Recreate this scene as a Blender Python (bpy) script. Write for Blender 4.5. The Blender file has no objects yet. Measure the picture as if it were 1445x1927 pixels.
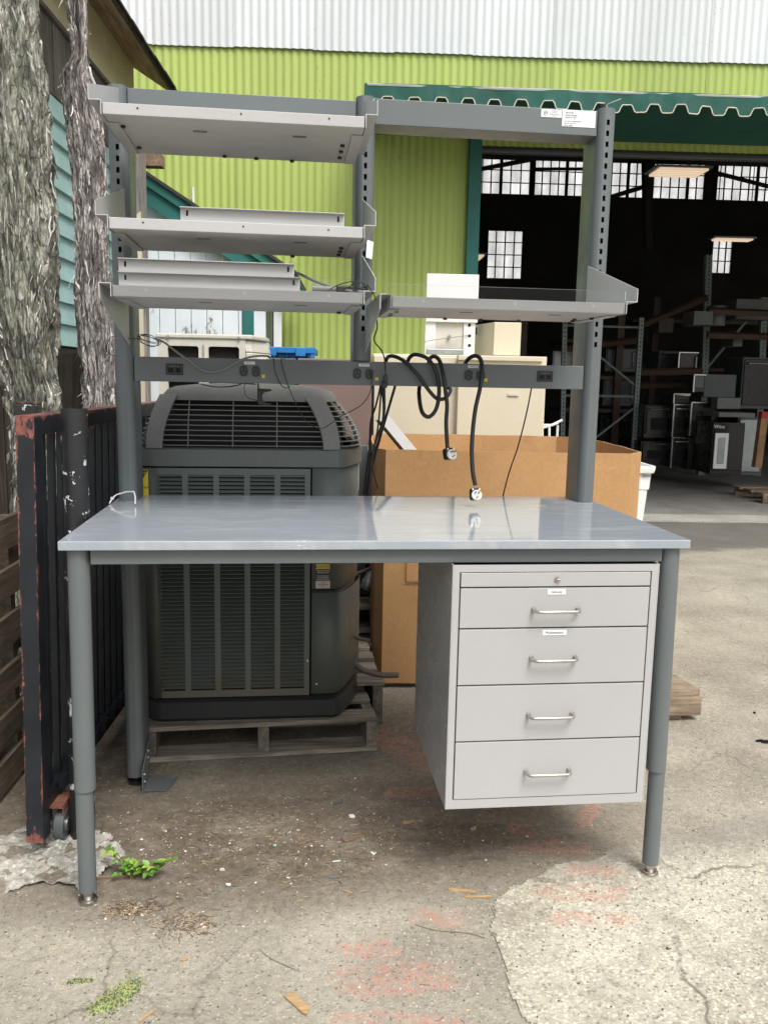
import bpy, bmesh, math, random
from math import sin, cos, pi, radians, tan
from mathutils import Vector, Matrix, noise

random.seed(7)
sc = bpy.context.scene
COL = sc.collection

# ------------------------------------------------------------------ camera
CAM = Vector((0.5182, -1.9828, 1.3047))
YAW, PITCH, ROLL, FPX = -0.117, 0.1543, 0.0197, 1597.04
cam_d = bpy.data.cameras.new('camera')
cam = bpy.data.objects.new('camera', cam_d)
COL.objects.link(cam)
_fwd = Vector((-sin(YAW) * cos(PITCH), cos(YAW) * cos(PITCH), -sin(PITCH)))
_rt = Vector((cos(YAW), sin(YAW), 0))
_up = _rt.cross(_fwd)
_r2 = cos(ROLL) * _rt + sin(ROLL) * _up
_u2 = -sin(ROLL) * _rt + cos(ROLL) * _up
M = Matrix((_r2, _u2, -_fwd)).transposed().to_4x4()
M.translation = CAM
cam.matrix_world = M
cam_d.sensor_fit = 'VERTICAL'
cam_d.sensor_height = 36.0
cam_d.lens = FPX / 1927 * 36.0
cam_d.clip_start = 0.05
cam_d.clip_end = 500
sc.camera = cam

# ------------------------------------------------------------------ light
SUN_EL, SUN_AZ = radians(56), radians(158)      # azimuth clockwise from +y
world = bpy.data.worlds.new('World')
sc.world = world
world.use_nodes = True
wn = world.node_tree
for n in list(wn.nodes):
    wn.nodes.remove(n)
sky = wn.nodes.new('ShaderNodeTexSky')
sky.sky_type = 'NISHITA'
sky.sun_disc = False
sky.sun_elevation = SUN_EL
sky.sun_rotation = SUN_AZ
sky.dust_density = 5.0
sky.air_density = 1.0
sky.ozone_density = 1.0
hs = wn.nodes.new('ShaderNodeHueSaturation')
hs.inputs['Saturation'].default_value = 0.30     # overcast: nearly white
bg = wn.nodes.new('ShaderNodeBackground')
bg.inputs['Strength'].default_value = 0.13
wo = wn.nodes.new('ShaderNodeOutputWorld')
wn.links.new(sky.outputs[0], hs.inputs['Color'])
wn.links.new(hs.outputs[0], bg.inputs['Color'])
wn.links.new(bg.outputs[0], wo.inputs['Surface'])
sd = bpy.data.lights.new('sun', 'SUN')
sd.energy = 1.4
sd.angle = radians(24)
sd.color = (1.0, 0.965, 0.90)
sun = bpy.data.objects.new('sun', sd)
COL.objects.link(sun)
sdir = Vector((sin(SUN_AZ) * cos(SUN_EL), cos(SUN_AZ) * cos(SUN_EL), sin(SUN_EL)))
sun.rotation_euler = sdir.to_track_quat('Z', 'Y').to_euler()
sun.location = sdir * 20
sc.view_settings.view_transform = 'Standard'
sc.view_settings.look = 'None'
sc.view_settings.exposure = 0.66
sc.view_settings.gamma = 1.0
sc.view_settings.use_curve_mapping = False
sc.cycles.use_denoising = True
sc.cycles.max_bounces = 8
sc.cycles.transparent_max_bounces = 12
sc.cycles.caustics_reflective = False
sc.cycles.caustics_refractive = False

# ------------------------------------------------------------------ frames
# the yard behind the bench is laid out in its own frame: u along the warehouse wall, v away from it
BA = -0.08
EX = Vector((cos(BA), sin(BA), 0))
EY = Vector((-sin(BA), cos(BA), 0))
G0 = Vector((CAM.x, CAM.y, 0))


def G(u, v, z=0.0):
    return G0 + EX * u + EY * v + Vector((0, 0, z))


def _ray(px, py):
    return _fwd + (px - 722.5) / FPX * _r2 - (py - 963.5) / FPX * _u2


def at(px, py, y):            # point of the bench's own plane y = const
    d = _ray(px, py)
    return CAM + d * ((y - CAM.y) / d.y)


def av(px, py, v):            # (u, v, z) of a point in the yard frame at depth v
    d = _ray(px, py)
    p = d * (v / d.dot(EY))
    return (p.dot(EX), v, CAM.z + p.z)


def gd(px, py, z=0.0):        # point of the ground
    d = _ray(px, py)
    return CAM + d * ((z - CAM.z) / d.z)


# ------------------------------------------------------------------ mesh builder
class MB:
    def __init__(s):
        s.v = []
        s.f = []
        s.mi = []

    def add(s, vs, fs, m=0):
        o = len(s.v)
        s.v += [tuple(p) for p in vs]
        s.f += [tuple(i + o for i in f) for f in fs]
        s.mi += [m] * len(fs)
        return s

    def box(s, a, b, mtx=None, m=0):
        x0, y0, z0 = a
        x1, y1, z1 = b
        vs = [Vector(p) for p in ((x0, y0, z0), (x1, y0, z0), (x1, y1, z0), (x0, y1, z0),
                                  (x0, y0, z1), (x1, y0, z1), (x1, y1, z1), (x0, y1, z1))]
        if mtx:
            vs = [mtx @ p for p in vs]
        return s.add(vs, [(0, 3, 2, 1), (4, 5, 6, 7), (0, 1, 5, 4), (1, 2, 6, 5), (2, 3, 7, 6), (3, 0, 4, 7)], m)

    def prism(s, poly, ext, mtx=None, m=0):        # poly: list of Vector (3D, planar), ext: extrusion Vector
        n = len(poly)
        a = [Vector(p) for p in poly]
        b = [p + Vector(ext) for p in a]
        vs = a + b
        if mtx:
            vs = [mtx @ p for p in vs]
        fs = [tuple(range(n - 1, -1, -1)), tuple(range(n, 2 * n))]
        fs += [(i, (i + 1) % n, n + (i + 1) % n, n + i) for i in range(n)]
        return s.add(vs, fs, m)

    def ring(s, secs, cap=True, m=0):              # list of equal-length closed loops
        n = len(secs[0])
        vs = [p for q in secs for p in q]
        fs = []
        for k in range(len(secs) - 1):
            for i in range(n):
                fs.append((k * n + i, k * n + (i + 1) % n, (k + 1) * n + (i + 1) % n, (k + 1) * n + i))
        if cap:
            fs.append(tuple(range(n - 1, -1, -1)))
            fs.append(tuple((len(secs) - 1) * n + i for i in range(n)))
        return s.add(vs, fs, m)

    def cyl(s, c, r, h, axis='z', n=20, r2=None, m=0):
        r2 = r if r2 is None else r2
        c = Vector(c)
        secs = []
        for (rr, t) in ((r, 0), (r2, h)):
            q = []
            for i in range(n):
                a = 2 * pi * i / n
                if axis == 'z':
                    q.append(c + Vector((rr * cos(a), rr * sin(a), t)))
                elif axis == 'y':
                    q.append(c + Vector((rr * sin(a), t, rr * cos(a))))
                else:
                    q.append(c + Vector((t, rr * cos(a), rr * sin(a))))
            secs.append(q)
        return s.ring(secs, m=m)

    def tube(s, pts, r, n=8, m=0, rs=None):
        pts = [Vector(p) for p in pts]
        secs = []
        ref = Vector((0.13, 0.31, 0.94))
        pu = None
        for i, p in enumerate(pts):
            t = (pts[min(i + 1, len(pts) - 1)] - pts[max(i - 1, 0)])
            if t.length < 1e-9:
                t = Vector((0, 0, 1))
            t.normalize()
            if pu is None:
                pu = t.cross(ref)
                if pu.length < .1:
                    pu = t.cross(Vector((1, 0, 0)))
            pu = (pu - t * pu.dot(t))
            pu.normalize()
            w = t.cross(pu)
            rr = rs[i] if rs else r
            secs.append([p + rr * (cos(2 * pi * k / n) * pu + sin(2 * pi * k / n) * w) for k in range(n)])
        return s.ring(secs, m=m)

    def build(s, name, mat, parent=None, smooth=False, bevel=0, seg=2):
        me = bpy.data.meshes.new(name)
        me.from_pydata(s.v, [], s.f)
        ms = mat if isinstance(mat, (list, tuple)) else [mat]
        for q in ms:
            me.materials.append(q)
        if len(ms) > 1:
            me.polygons.foreach_set('material_index', s.mi)
        me.update()
        o = bpy.data.objects.new(name, me)
        COL.objects.link(o)
        if smooth:
            for p in me.polygons:
                p.use_smooth = True
            if smooth != 'all':
                try:
                    me.set_sharp_from_angle(angle=radians(38))
                except Exception:
                    pass
        if bevel:
            b = o.modifiers.new('bevel', 'BEVEL')
            b.width = bevel
            b.segments = seg
            b.limit_method = 'ANGLE'
            b.angle_limit = radians(40)
            b.harden_normals = False
        if parent:
            o.parent = parent
        return o


def box(name, a, b, mat, parent=None, mtx=None, bevel=0.0):
    return MB().box(a, b, mtx).build(name, mat, parent, bevel=bevel)


def spline(pts, k=8):                               # Catmull-Rom
    P = [Vector(p) for p in pts]
    P = [P[0] * 2 - P[1]] + P + [P[-1] * 2 - P[-2]]
    out = []
    for i in range(1, len(P) - 2):
        for j in range(k):
            t = j / k
            a, b, c, d = P[i - 1], P[i], P[i + 1], P[i + 2]
            out.append(0.5 * ((2 * b) + (c - a) * t + (2 * a - 5 * b + 4 * c - d) * t * t + (3 * b - a - 3 * c + d) * t ** 3))
    out.append(P[-2])
    return out


def thing(name, label, cat, loc=(0, 0, 0), rz=0.0, group=None):
    o = bpy.data.objects.new(name, None)
    o.empty_display_size = 0.1
    COL.objects.link(o)
    o.location = loc
    o.rotation_euler = (0, 0, rz)
    return tag(o, label, cat, group)


def tag(o, label, cat, group=None):
    o['label'] = label
    o['category'] = cat
    if group:
        o['group'] = group
    return o


def struct(o, label=None):
    o['kind'] = 'structure'
    if label:
        o['label'] = label
    return o


def stuff(o):
    o['kind'] = 'stuff'
    return o


def dup(o, parent=None, mtx=None):
    c = o.copy()
    COL.objects.link(c)
    if parent:
        c.parent = parent
    if mtx is not None:
        c.matrix_local = mtx
    return c


def text(name, body, size, mtx, mat, parent=None, ext=0.0003, align='CENTER', sx=1.0):
    cu = bpy.data.curves.new(name, 'FONT')
    cu.body = body
    cu.size = size
    cu.extrude = ext
    cu.align_x = align
    cu.align_y = 'CENTER'
    cu.resolution_u = 2
    o = bpy.data.objects.new(name, cu)
    COL.objects.link(o)
    dg = bpy.context.evaluated_depsgraph_get()
    me = bpy.data.meshes.new_from_object(o.evaluated_get(dg))
    bpy.data.objects.remove(o)
    me.transform(Matrix.Diagonal((sx, 1, 1, 1)))
    me.transform(mtx)
    me.materials.clear()
    me.materials.append(mat)
    o = bpy.data.objects.new(name, me)
    COL.objects.link(o)
    if parent:
        o.parent = parent
    return o


FRONT = Matrix.Rotation(pi / 2, 4, 'X')              # text plane xy -> xz, facing -y
MG = Matrix.Translation(G0) @ Matrix.Rotation(BA, 4, 'Z')   # yard frame -> world


def gthing(name, label, cat, u=0, v=0, z=0, rz=0.0, group=None):
    """A thing of the yard: its children are given in its own local frame, aligned with the yard frame."""
    return thing(name, label, cat, G(u, v, z), BA + rz, group)


# ------------------------------------------------------------------ materials
def nodes(name):
    m = bpy.data.materials.new(name)
    m.use_nodes = True
    nt = m.node_tree
    return m, nt, nt.nodes['Principled BSDF']


def nd(nt, t, **kw):
    n = nt.nodes.new(t)
    for k, v in kw.items():
        setattr(n, k, v)
    return n


def pos(nt, scale=(1, 1, 1), obj=False):
    if obj:
        src = nd(nt, 'ShaderNodeTexCoord').outputs['Object']
    else:
        src = nd(nt, 'ShaderNodeNewGeometry').outputs['Position']
    mp = nd(nt, 'ShaderNodeMapping')
    mp.inputs['Scale'].default_value = scale
    nt.links.new(src, mp.inputs['Vector'])
    return mp.outputs[0]


def nz(nt, vec, scale, detail=4, rough=0.55, dist=0.0):
    n = nd(nt, 'ShaderNodeTexNoise')
    n.inputs['Scale'].default_value = scale
    n.inputs['Detail'].default_value = detail
    n.inputs['Roughness'].default_value = rough
    n.inputs['Distortion'].default_value = dist
    nt.links.new(vec, n.inputs['Vector'])
    return n.outputs['Fac']


def ramp(nt, fac, stops, interp='LINEAR'):
    r = nd(nt, 'ShaderNodeValToRGB')
    r.color_ramp.interpolation = interp
    el = r.color_ramp.elements
    while len(el) < len(stops):
        el.new(0.5)
    for e, (p, c) in zip(el, stops):
        e.position = p
        if isinstance(c, (int, float)):
            c = (c, c, c)
        e.color = (c[0], c[1], c[2], 1)
    nt.links.new(fac, r.inputs[0])
    return r.outputs[0]


def mix(nt, fac, a, b, mode='MIX'):
    m = nd(nt, 'ShaderNodeMix', data_type='RGBA', blend_type=mode)
    for i, x in ((0, fac), (6, a), (7, b)):
        if isinstance(x, (int, float)):
            m.inputs[i].default_value = x if i == 0 else (x, x, x, 1)
        elif isinstance(x, tuple):
            m.inputs[i].default_value = (x[0], x[1], x[2], 1)
        else:
            nt.links.new(x, m.inputs[i])
    return m.outputs[2]


def mth(nt, op, a, b=0.0, c=None):
    m = nd(nt, 'ShaderNodeMath', operation=op)
    for i, x in enumerate((a, b) if c is None else (a, b, c)):
        if isinstance(x, (int, float)):
            m.inputs[i].default_value = x
        else:
            nt.links.new(x, m.inputs[i])
    return m.outputs[0]


def bump(nt, p, h, strength=0.3, dist=0.002, prev=None):
    b = nd(nt, 'ShaderNodeBump')
    b.inputs['Strength'].default_value = strength
    b.inputs['Distance'].default_value = dist
    nt.links.new(h, b.inputs['Height'])
    if prev is not None:
        nt.links.new(prev, b.inputs['Normal'])
    nt.links.new(b.outputs[0], p.inputs['Normal'])
    return b.outputs[0]


def paint(name, col, rough=0.5, metal=0.0, var=0.10, vs=3.0, fine=60.0, fvar=0.04, bmp=0.06, dirt=0.0,
          dirtcol=(0.12, 0.10, 0.08), spec=0.5, obj=False, rvar=0.08, scr=0.0):
    m, nt, p = nodes(name)
    v = pos(nt, obj=obj)
    a = nz(nt, v, vs, 5)
    b = nz(nt, v, fine, 3)
    dk = tuple(c * (1 - var) for c in col)
    lt = tuple(min(1, c * (1 + var)) for c in col)
    c = ramp(nt, a, [(0.3, dk), (0.7, lt)])
    c = mix(nt, 1.0, c, ramp(nt, b, [(0.3, 1 - fvar * 2), (0.7, 1.0)]), 'MULTIPLY')
    if scr:
        # hairline scratches, rubbed spots and a film of grime
        s1 = nz(nt, pos(nt, (6, 6, 90)), 2.0, 6, 0.75, 2.5)
        s2 = nz(nt, pos(nt, (90, 90, 5)), 1.5, 6, 0.75, 2.0)
        sel = ramp(nt, nz(nt, v, 7, 4), [(0.48, 0.0), (0.62, 1.0)])
        k = mth(nt, 'MAXIMUM', ramp(nt, s1, [(0.655, 0.0), (0.675, scr)]), ramp(nt, s2, [(0.675, 0.0), (0.69, scr * .7)]))
        c = mix(nt, mth(nt, 'MULTIPLY', k, sel), c, tuple(x * .45 for x in col))
        c = mix(nt, ramp(nt, nz(nt, v, 26, 8, 0.75), [(0.60, 0.0), (0.74, scr * .5)]), c, tuple(x * .6 for x in (0.4, 0.36, 0.30)))
    if dirt:
        d = ramp(nt, nz(nt, v, 5.0, 8, 0.7), [(0.52, 0.0), (0.75, dirt)])
        c = mix(nt, d, c, dirtcol)
    nt.links.new(c, p.inputs['Base Color'])
    r = ramp(nt, nz(nt, v, 12, 4), [(0.3, max(0, rough - rvar)), (0.7, min(1, rough + rvar))])
    nt.links.new(r, p.inputs['Roughness'])
    p.inputs['Metallic'].default_value = metal
    p.inputs['Specular IOR Level'].default_value = spec
    if bmp:
        bump(nt, p, b, bmp, 0.001)
    return m


def wood(name, c1, c2, axis='x', scale=1.0, rough=0.85, rnd=True):
    m, nt, p = nodes(name)
    sc3 = {'x': (1.2, 22, 22), 'y': (22, 1.2, 22), 'z': (22, 22, 1.2)}[axis]
    v = pos(nt, tuple(s * scale for s in sc3))
    a = nz(nt, v, 1.6, 6, 0.65, 0.6)
    b = nz(nt, v, 6, 4, 0.6)
    c = ramp(nt, a, [(0.3, c1), (0.5, tuple((x + y) / 2 for x, y in zip(c1, c2))), (0.72, c2)])
    c = mix(nt, 0.6, c, ramp(nt, b, [(0.35, 0.45), (0.6, 1.0)]), 'MULTIPLY')
    if rnd:
        oi = nd(nt, 'ShaderNodeObjectInfo')
        c = mix(nt, 1.0, c, ramp(nt, oi.outputs['Random'], [(0, 0.7), (1, 1.15)]), 'MULTIPLY')
    st = ramp(nt, nz(nt, pos(nt), 4, 6, 0.7), [(0.5, 1.0), (0.75, 0.55)])
    c = mix(nt, 1.0, c, st, 'MULTIPLY')
    nt.links.new(c, p.inputs['Base Color'])
    p.inputs['Roughness'].default_value = rough
    bump(nt, p, b, 0.5, 0.002)
    return m


M_ = {}
M_['bench'] = paint('slate_grey_enamel', (0.126, 0.144, 0.148), 0.40, 0.0, 0.07, 2.0, 220, 0.03, 0.05, scr=.35)
M_['shelfm'] = paint('pale_grey_enamel', (0.44, 0.44, 0.438), 0.45, 0.0, 0.05, 3.0, 200, 0.03, 0.05, scr=.45)
M_['cabinet'] = paint('drawer_grey_enamel', (0.425, 0.423, 0.425), 0.38, 0.0, 0.035, 2.0, 250, 0.02, 0.04, scr=.25)
M_['cabside'] = paint('drawer_grey_enamel_glossy', (0.40, 0.40, 0.40), 0.24, 0.0, 0.025, 2.0, 250, 0.02, 0.03, spec=.6)
M_['dark'] = paint('black_gap', (0.008, 0.008, 0.008), 0.9, bmp=0)
M_['blackpl'] = paint('black_plastic', (0.015, 0.015, 0.016), 0.42, 0, 0.1, 8, 120)
M_['rubber'] = paint('black_rubber_cable', (0.012, 0.012, 0.013), 0.38, 0, 0.2, 20, 150)
M_['cable_grey'] = paint('grey_cable', (0.20, 0.20, 0.19), 0.5, 0, 0.1)
M_['whitepl'] = paint('white_plastic', (0.72, 0.73, 0.72), 0.35, 0, 0.03, 6, 100, 0.02, 0.02)
M_['steel'] = paint('brushed_nickel', (0.55, 0.53, 0.50), 0.28, 1.0, 0.05, 10, 200)
M_['zinc'] = paint('zinc_screw', (0.55, 0.55, 0.53), 0.35, 0.9, 0.1, 30, 200)
M_['brass'] = paint('brass_prong', (0.50, 0.36, 0.14), 0.35, 1.0)
M_['labelw'] = paint('white_label_paper', (0.78, 0.79, 0.80), 0.5, 0, 0.02, 5, 90, 0.01, 0)
M_['ink'] = paint('label_ink', (0.05, 0.05, 0.06), 0.6, bmp=0)
M_['inkg'] = paint('grey_label_ink', (0.22, 0.22, 0.23), 0.6, bmp=0)
M_['yellow'] = paint('yellow_sticker', (0.75, 0.58, 0.03), 0.5, 0, 0.04, bmp=0)
M_['pinklabel'] = paint('pink_white_label', (0.62, 0.55, 0.55), 0.5, 0, 0.04, bmp=0)
M_['acgrey'] = paint('condenser_grey', (0.112, 0.127, 0.118), 0.5, 0, 0.10, 3, 120, 0.06, 0.08, 0.35, (0.10, 0.085, 0.06))


def m_louv():
    m = paint('condenser_louvre_grey', (0.105, 0.130, 0.121), 0.42, 0, 0.10, 3, 120, 0.05, 0.05, 0.2, (0.10, 0.08, 0.055))
    nt = m.node_tree
    p = nt.nodes['Principled BSDF']
    src = p.inputs['Base Color'].links[0].from_socket
    g = nd(nt, 'ShaderNodeNewGeometry')
    se = nd(nt, 'ShaderNodeSeparateXYZ')
    nt.links.new(g.outputs['Position'], se.inputs[0])
    k = mth(nt, 'ADD', mth(nt, 'MULTIPLY', se.outputs[2], -1.0), mth(nt, 'MULTIPLY', nz(nt, pos(nt), 7, 5, 0.65), 0.9))
    c = mix(nt, ramp(nt, k, [(0.02, 0.0), (0.32, 0.6)]), src, (0.115, 0.085, 0.058))
    nt.links.new(c, p.inputs['Base Color'])
    return m


M_['acgreen'] = m_louv()
M_['accap'] = paint('condenser_top_plastic', (0.19, 0.195, 0.185), 0.62, 0, 0.10, 3, 90, 0.08, 0.1, 0.5, (0.24, 0.22, 0.19))
M_['acbase'] = paint('condenser_base_plastic', (0.022, 0.025, 0.026), 0.6, 0, 0.1, 5, 90, 0.1, 0.1, 0.3, (0.07, 0.06, 0.05))
M_['cream'] = paint('cream_enamel', (0.64, 0.58, 0.44), 0.45, 0, 0.03, 2, 60, 0.02, 0.03, 0.15, (0.45, 0.38, 0.28))
M_['creamd'] = paint('cream_plastic_housing', (0.60, 0.58, 0.50), 0.5, 0, 0.04, 4, 60, 0.03, 0.03, 0.35, (0.30, 0.27, 0.2))
M_['brown'] = paint('brown_enamel', (0.20, 0.135, 0.115), 0.5, 0, 0.08, 3, 80, 0.03, 0.04, 0.2)
M_['white'] = paint('white_enamel', (0.74, 0.75, 0.74), 0.4, 0, 0.03, 3, 60, 0.02, 0.02, 0.1, (0.5, 0.48, 0.44))
M_['blue'] = paint('blue_tote_plastic', (0.015, 0.17, 0.46), 0.42, 0, 0.10, 6, 90, 0.03, 0.03)
M_['copper'] = paint('tarnished_copper', (0.14, 0.115, 0.10), 0.6, 0.4, 0.3, 12, 90)
M_['galv'] = paint('galvanised_steel', (0.34, 0.37, 0.36), 0.45, 0.6, 0.15, 6, 60)
M_['rackg'] = paint('grey_green_rack_paint', (0.20, 0.25, 0.23), 0.5, 0, 0.12, 5, 60)
M_['rackbrown'] = paint('brown_rack_beam', (0.07, 0.04, 0.026), 0.6, 0, 0.2, 5, 60)
M_['appblack'] = paint('black_appliance', (0.010, 0.010, 0.011), 0.25, 0, 0.1, 5, 60)
M_['appgrey'] = paint('grey_appliance_side', (0.085, 0.10, 0.103), 0.45, 0, 0.1, 5, 60)
M_['stainless'] = paint('stainless_trim', (0.45, 0.45, 0.44), 0.3, 1.0, 0.05, 10, 120)
M_['teal'] = paint('teal_trim_paint', (0.018, 0.150, 0.130), 0.6, 0, 0.15, 4, 60, 0.05, 0.1, 0.3, (0.05, 0.06, 0.05))
M_['tealfab'] = paint('green_awning_canvas', (0.010, 0.085, 0.064), 0.8, 0, 0.18, 1.5, 300, 0.10, 0.2, 0.25, (0.03, 0.06, 0.045))
M_['piping'] = paint('cream_piping', (0.62, 0.60, 0.50), 0.8, 0, 0.1, 10, 100)
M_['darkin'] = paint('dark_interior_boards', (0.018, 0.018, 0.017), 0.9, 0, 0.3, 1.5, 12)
M_['interior'] = paint('dark_interior_wall', (0.028, 0.027, 0.025), 0.9, 0, 0.3, 1.5, 12)  # even near-black tone for inner walls, roof and trusses
M_['tan'] = paint('faded_tan_paint', (0.62, 0.57, 0.40), 0.8, 0, 0.10, 4, 40, 0.08, 0.2, 0.45, (0.30, 0.24, 0.15))
M_['woodg'] = wood('grey_weathered_wood_x', (0.13, 0.11, 0.088), (0.46, 0.41, 0.335), 'x')
M_['woody'] = wood('grey_weathered_wood_y', (0.10, 0.085, 0.07), (0.32, 0.28, 0.23), 'y')
M_['woodz'] = wood('brown_fence_wood', (0.045, 0.035, 0.028), (0.15, 0.12, 0.095), 'z')
M_['woodzl'] = wood('silvered_post_wood', (0.17, 0.155, 0.14), (0.40, 0.37, 0.33), 'z')
M_['woodfresh'] = wood('brown_timber', (0.15, 0.108, 0.072), (0.45, 0.35, 0.245), 'x')
M_['woodchip'] = wood('split_wood_chip', (0.36, 0.22, 0.10), (0.66, 0.45, 0.24), 'x', 3, rnd=False)
M_['woodchipd'] = wood('old_wood_chip', (0.16, 0.11, 0.075), (0.34, 0.25, 0.17), 'x', 3, rnd=False)
M_['ply'] = wood('stained_plywood', (0.26, 0.15, 0.095), (0.58, 0.40, 0.28), 'y', 0.5)
M_['siding'] = wood('dark_weathered_siding', (0.075, 0.065, 0.058), (0.20, 0.18, 0.16), 'z', 0.8)
M_['card'] = paint('corrugated_cardboard', (0.46, 0.265, 0.115), 0.85, 0, 0.07, 3, 150, 0.05, 0.06, 0.12, (0.25, 0.14, 0.07))


def m_card():
    m, nt, p = nodes('fluted_brown_cardboard')
    v = pos(nt)
    c = ramp(nt, nz(nt, v, 2.5, 5), [(0.3, (0.43, 0.240, 0.100)), (0.7, (0.50, 0.290, 0.128))])
    c = mix(nt, 0.6, c, ramp(nt, nz(nt, v, 70, 5, 0.7), [(0.35, 0.86), (0.65, 1.08)]), 'MULTIPLY')
    c = mix(nt, ramp(nt, nz(nt, v, 4.5, 7, 0.7), [(0.58, 0.0), (0.75, 0.35)]), c, (0.22, 0.12, 0.06))
    c = mix(nt, ramp(nt, nz(nt, v, 9, 8, 0.75, 2.0), [(0.645, 0.0), (0.66, 0.35)]), c, (0.58, 0.38, 0.20))
    nt.links.new(c, p.inputs['Base Color'])
    p.inputs['Roughness'].default_value = 0.85
    bump(nt, p, nz(nt, v, 4, 5, 0.55, 0.6), 0.35, 0.015)
    return m


M_['card'] = m_card()
M_['shingle'] = paint('granular_teal_shingle', (0.40, 0.60, 0.58), 0.9, 0, 0.10, 6, 160, 0.16, 0.6, 0.1, (0.3, 0.35, 0.33))
M_['roofing'] = paint('asphalt_roofing', (0.05, 0.045, 0.042), 0.9, 0, 0.2, 6, 160, 0.1, 0.6)
M_['gapshade'] = paint('shaded_coil_black', (0.010, 0.009, 0.008), 0.9, 0, 0.3, 12, 220, 0.2, 0.5)  # near-black colour stands for the shade behind louvres and grille openings


def m_clear():
    m, nt, p = nodes('clear_acrylic')
    out = nt.nodes['Material Output']
    tr = nd(nt, 'ShaderNodeBsdfTransparent')
    tr.inputs[0].default_value = (0.99, 0.995, 0.995, 1)
    gl = nd(nt, 'ShaderNodeBsdfGlossy')
    gl.inputs['Roughness'].default_value = 0.05
    mx = nd(nt, 'ShaderNodeMixShader')
    lw = nd(nt, 'ShaderNodeFresnel')
    lw.inputs['IOR'].default_value = 1.22
    nt.links.new(lw.outputs[0], mx.inputs[0])
    nt.links.new(tr.outputs[0], mx.inputs[1])
    nt.links.new(gl.outputs[0], mx.inputs[2])
    nt.links.new(mx.outputs[0], out.inputs[0])
    return m


M_['clear'] = m_clear()


def m_pane():
    m, nt, p = nodes('frosted_wired_glass')
    out = nt.nodes['Material Output']
    tr = nd(nt, 'ShaderNodeBsdfTransparent')
    tl = nd(nt, 'ShaderNodeBsdfTranslucent')
    oi = nd(nt, 'ShaderNodeObjectInfo')
    c = ramp(nt, oi.outputs['Random'], [(0, 0.90), (0.5, 0.97), (1, 1.0)])
    c = mix(nt, 1.0, c, ramp(nt, nz(nt, pos(nt), 3, 5), [(0.3, 0.88), (0.6, 1.0)]), 'MULTIPLY')
    nt.links.new(c, tl.inputs[0])
    nt.links.new(c, tr.inputs[0])
    mx = nd(nt, 'ShaderNodeMixShader')
    mx.inputs[0].default_value = 0.15
    nt.links.new(tr.outputs[0], mx.inputs[1])
    nt.links.new(tl.outputs[0], mx.inputs[2])
    nt.links.new(mx.outputs[0], out.inputs[0])
    return m


M_['pane'] = m_pane()


def m_lamp():
    m, nt, p = nodes('lit_fluorescent_tube')
    p.inputs['Emission Color'].default_value = (1.0, 0.74, 0.50, 1)
    p.inputs['Emission Strength'].default_value = 0.42
    return m


M_['lamp'] = m_lamp()


def m_tabletop():
    m, nt, p = nodes('glossy_grey_laminate')
    v = pos(nt)
    c = ramp(nt, nz(nt, v, 260, 2), [(0.3, (0.29, 0.325, 0.365)), (0.7, (0.335, 0.37, 0.41))])
    sm = nz(nt, pos(nt, (1.2, 5, 1)), 3.0, 7, 0.65, 1.0)
    sc1 = ramp(nt, sm, [(0.50, 0.0), (0.70, 0.5)])
    # dusty rub on the right half and long pale scuffs
    g = nd(nt, 'ShaderNodeNewGeometry')
    sep = nd(nt, 'ShaderNodeSeparateXYZ')
    nt.links.new(g.outputs['Position'], sep.inputs[0])
    dx = mth(nt, 'DIVIDE', mth(nt, 'SUBTRACT', sep.outputs[0], 1.27), 0.15)
    dy = mth(nt, 'DIVIDE', mth(nt, 'SUBTRACT', sep.outputs[1], 0.55), 0.09)
    rr = mth(nt, 'ADD', mth(nt, 'MULTIPLY', dx, dx), mth(nt, 'MULTIPLY', dy, dy))
    msk = mth(nt, 'MULTIPLY', ramp(nt, rr, [(0.0, 1.0), (1.0, 0.0)]),
              ramp(nt, nz(nt, pos(nt, (1, 2.5, 1)), 22, 6, 0.7), [(0.42, 0.0), (0.62, 0.9)]))
    ex = mth(nt, 'DIVIDE', mth(nt, 'SUBTRACT', sep.outputs[0], 0.565), 0.030)
    ey = mth(nt, 'DIVIDE', mth(nt, 'SUBTRACT', sep.outputs[1], 0.0), 0.012)
    er = mth(nt, 'ADD', mth(nt, 'MULTIPLY', ex, ex), mth(nt, 'MULTIPLY', ey, ey))
    scr = mth(nt, 'MULTIPLY', ramp(nt, er, [(0.3, 1.0), (1.0, 0.0)]), ramp(nt, nz(nt, pos(nt, (40, 40, 160)), 2.2, 5, 0.7), [(0.54, 0.0), (0.62, 0.6)]))
    # long soft wipe marks running across the top
    wp_ = nz(nt, pos(nt, (2.2, 9, 1)), 2.2, 8, 0.72, 1.8)
    msk = mth(nt, 'MAXIMUM', msk, ramp(nt, wp_, [(0.56, 0.0), (0.70, 0.6)]))
    dust = mth(nt, 'MAXIMUM', sc1, msk)
    c = mix(nt, dust, c, (0.50, 0.515, 0.53))
    c = mix(nt, scr, c, (0.8, 0.8, 0.8))
    nt.links.new(c, p.inputs['Base Color'])
    r = mth(nt, 'ADD', mth(nt, 'MULTIPLY', dust, 0.22), ramp(nt, nz(nt, v, 5, 4), [(0.3, 0.03), (0.7, 0.07)]))
    nt.links.new(r, p.inputs['Roughness'])
    p.inputs['Specular IOR Level'].default_value = 0.75
    return m


M_['top'] = m_tabletop()


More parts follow.
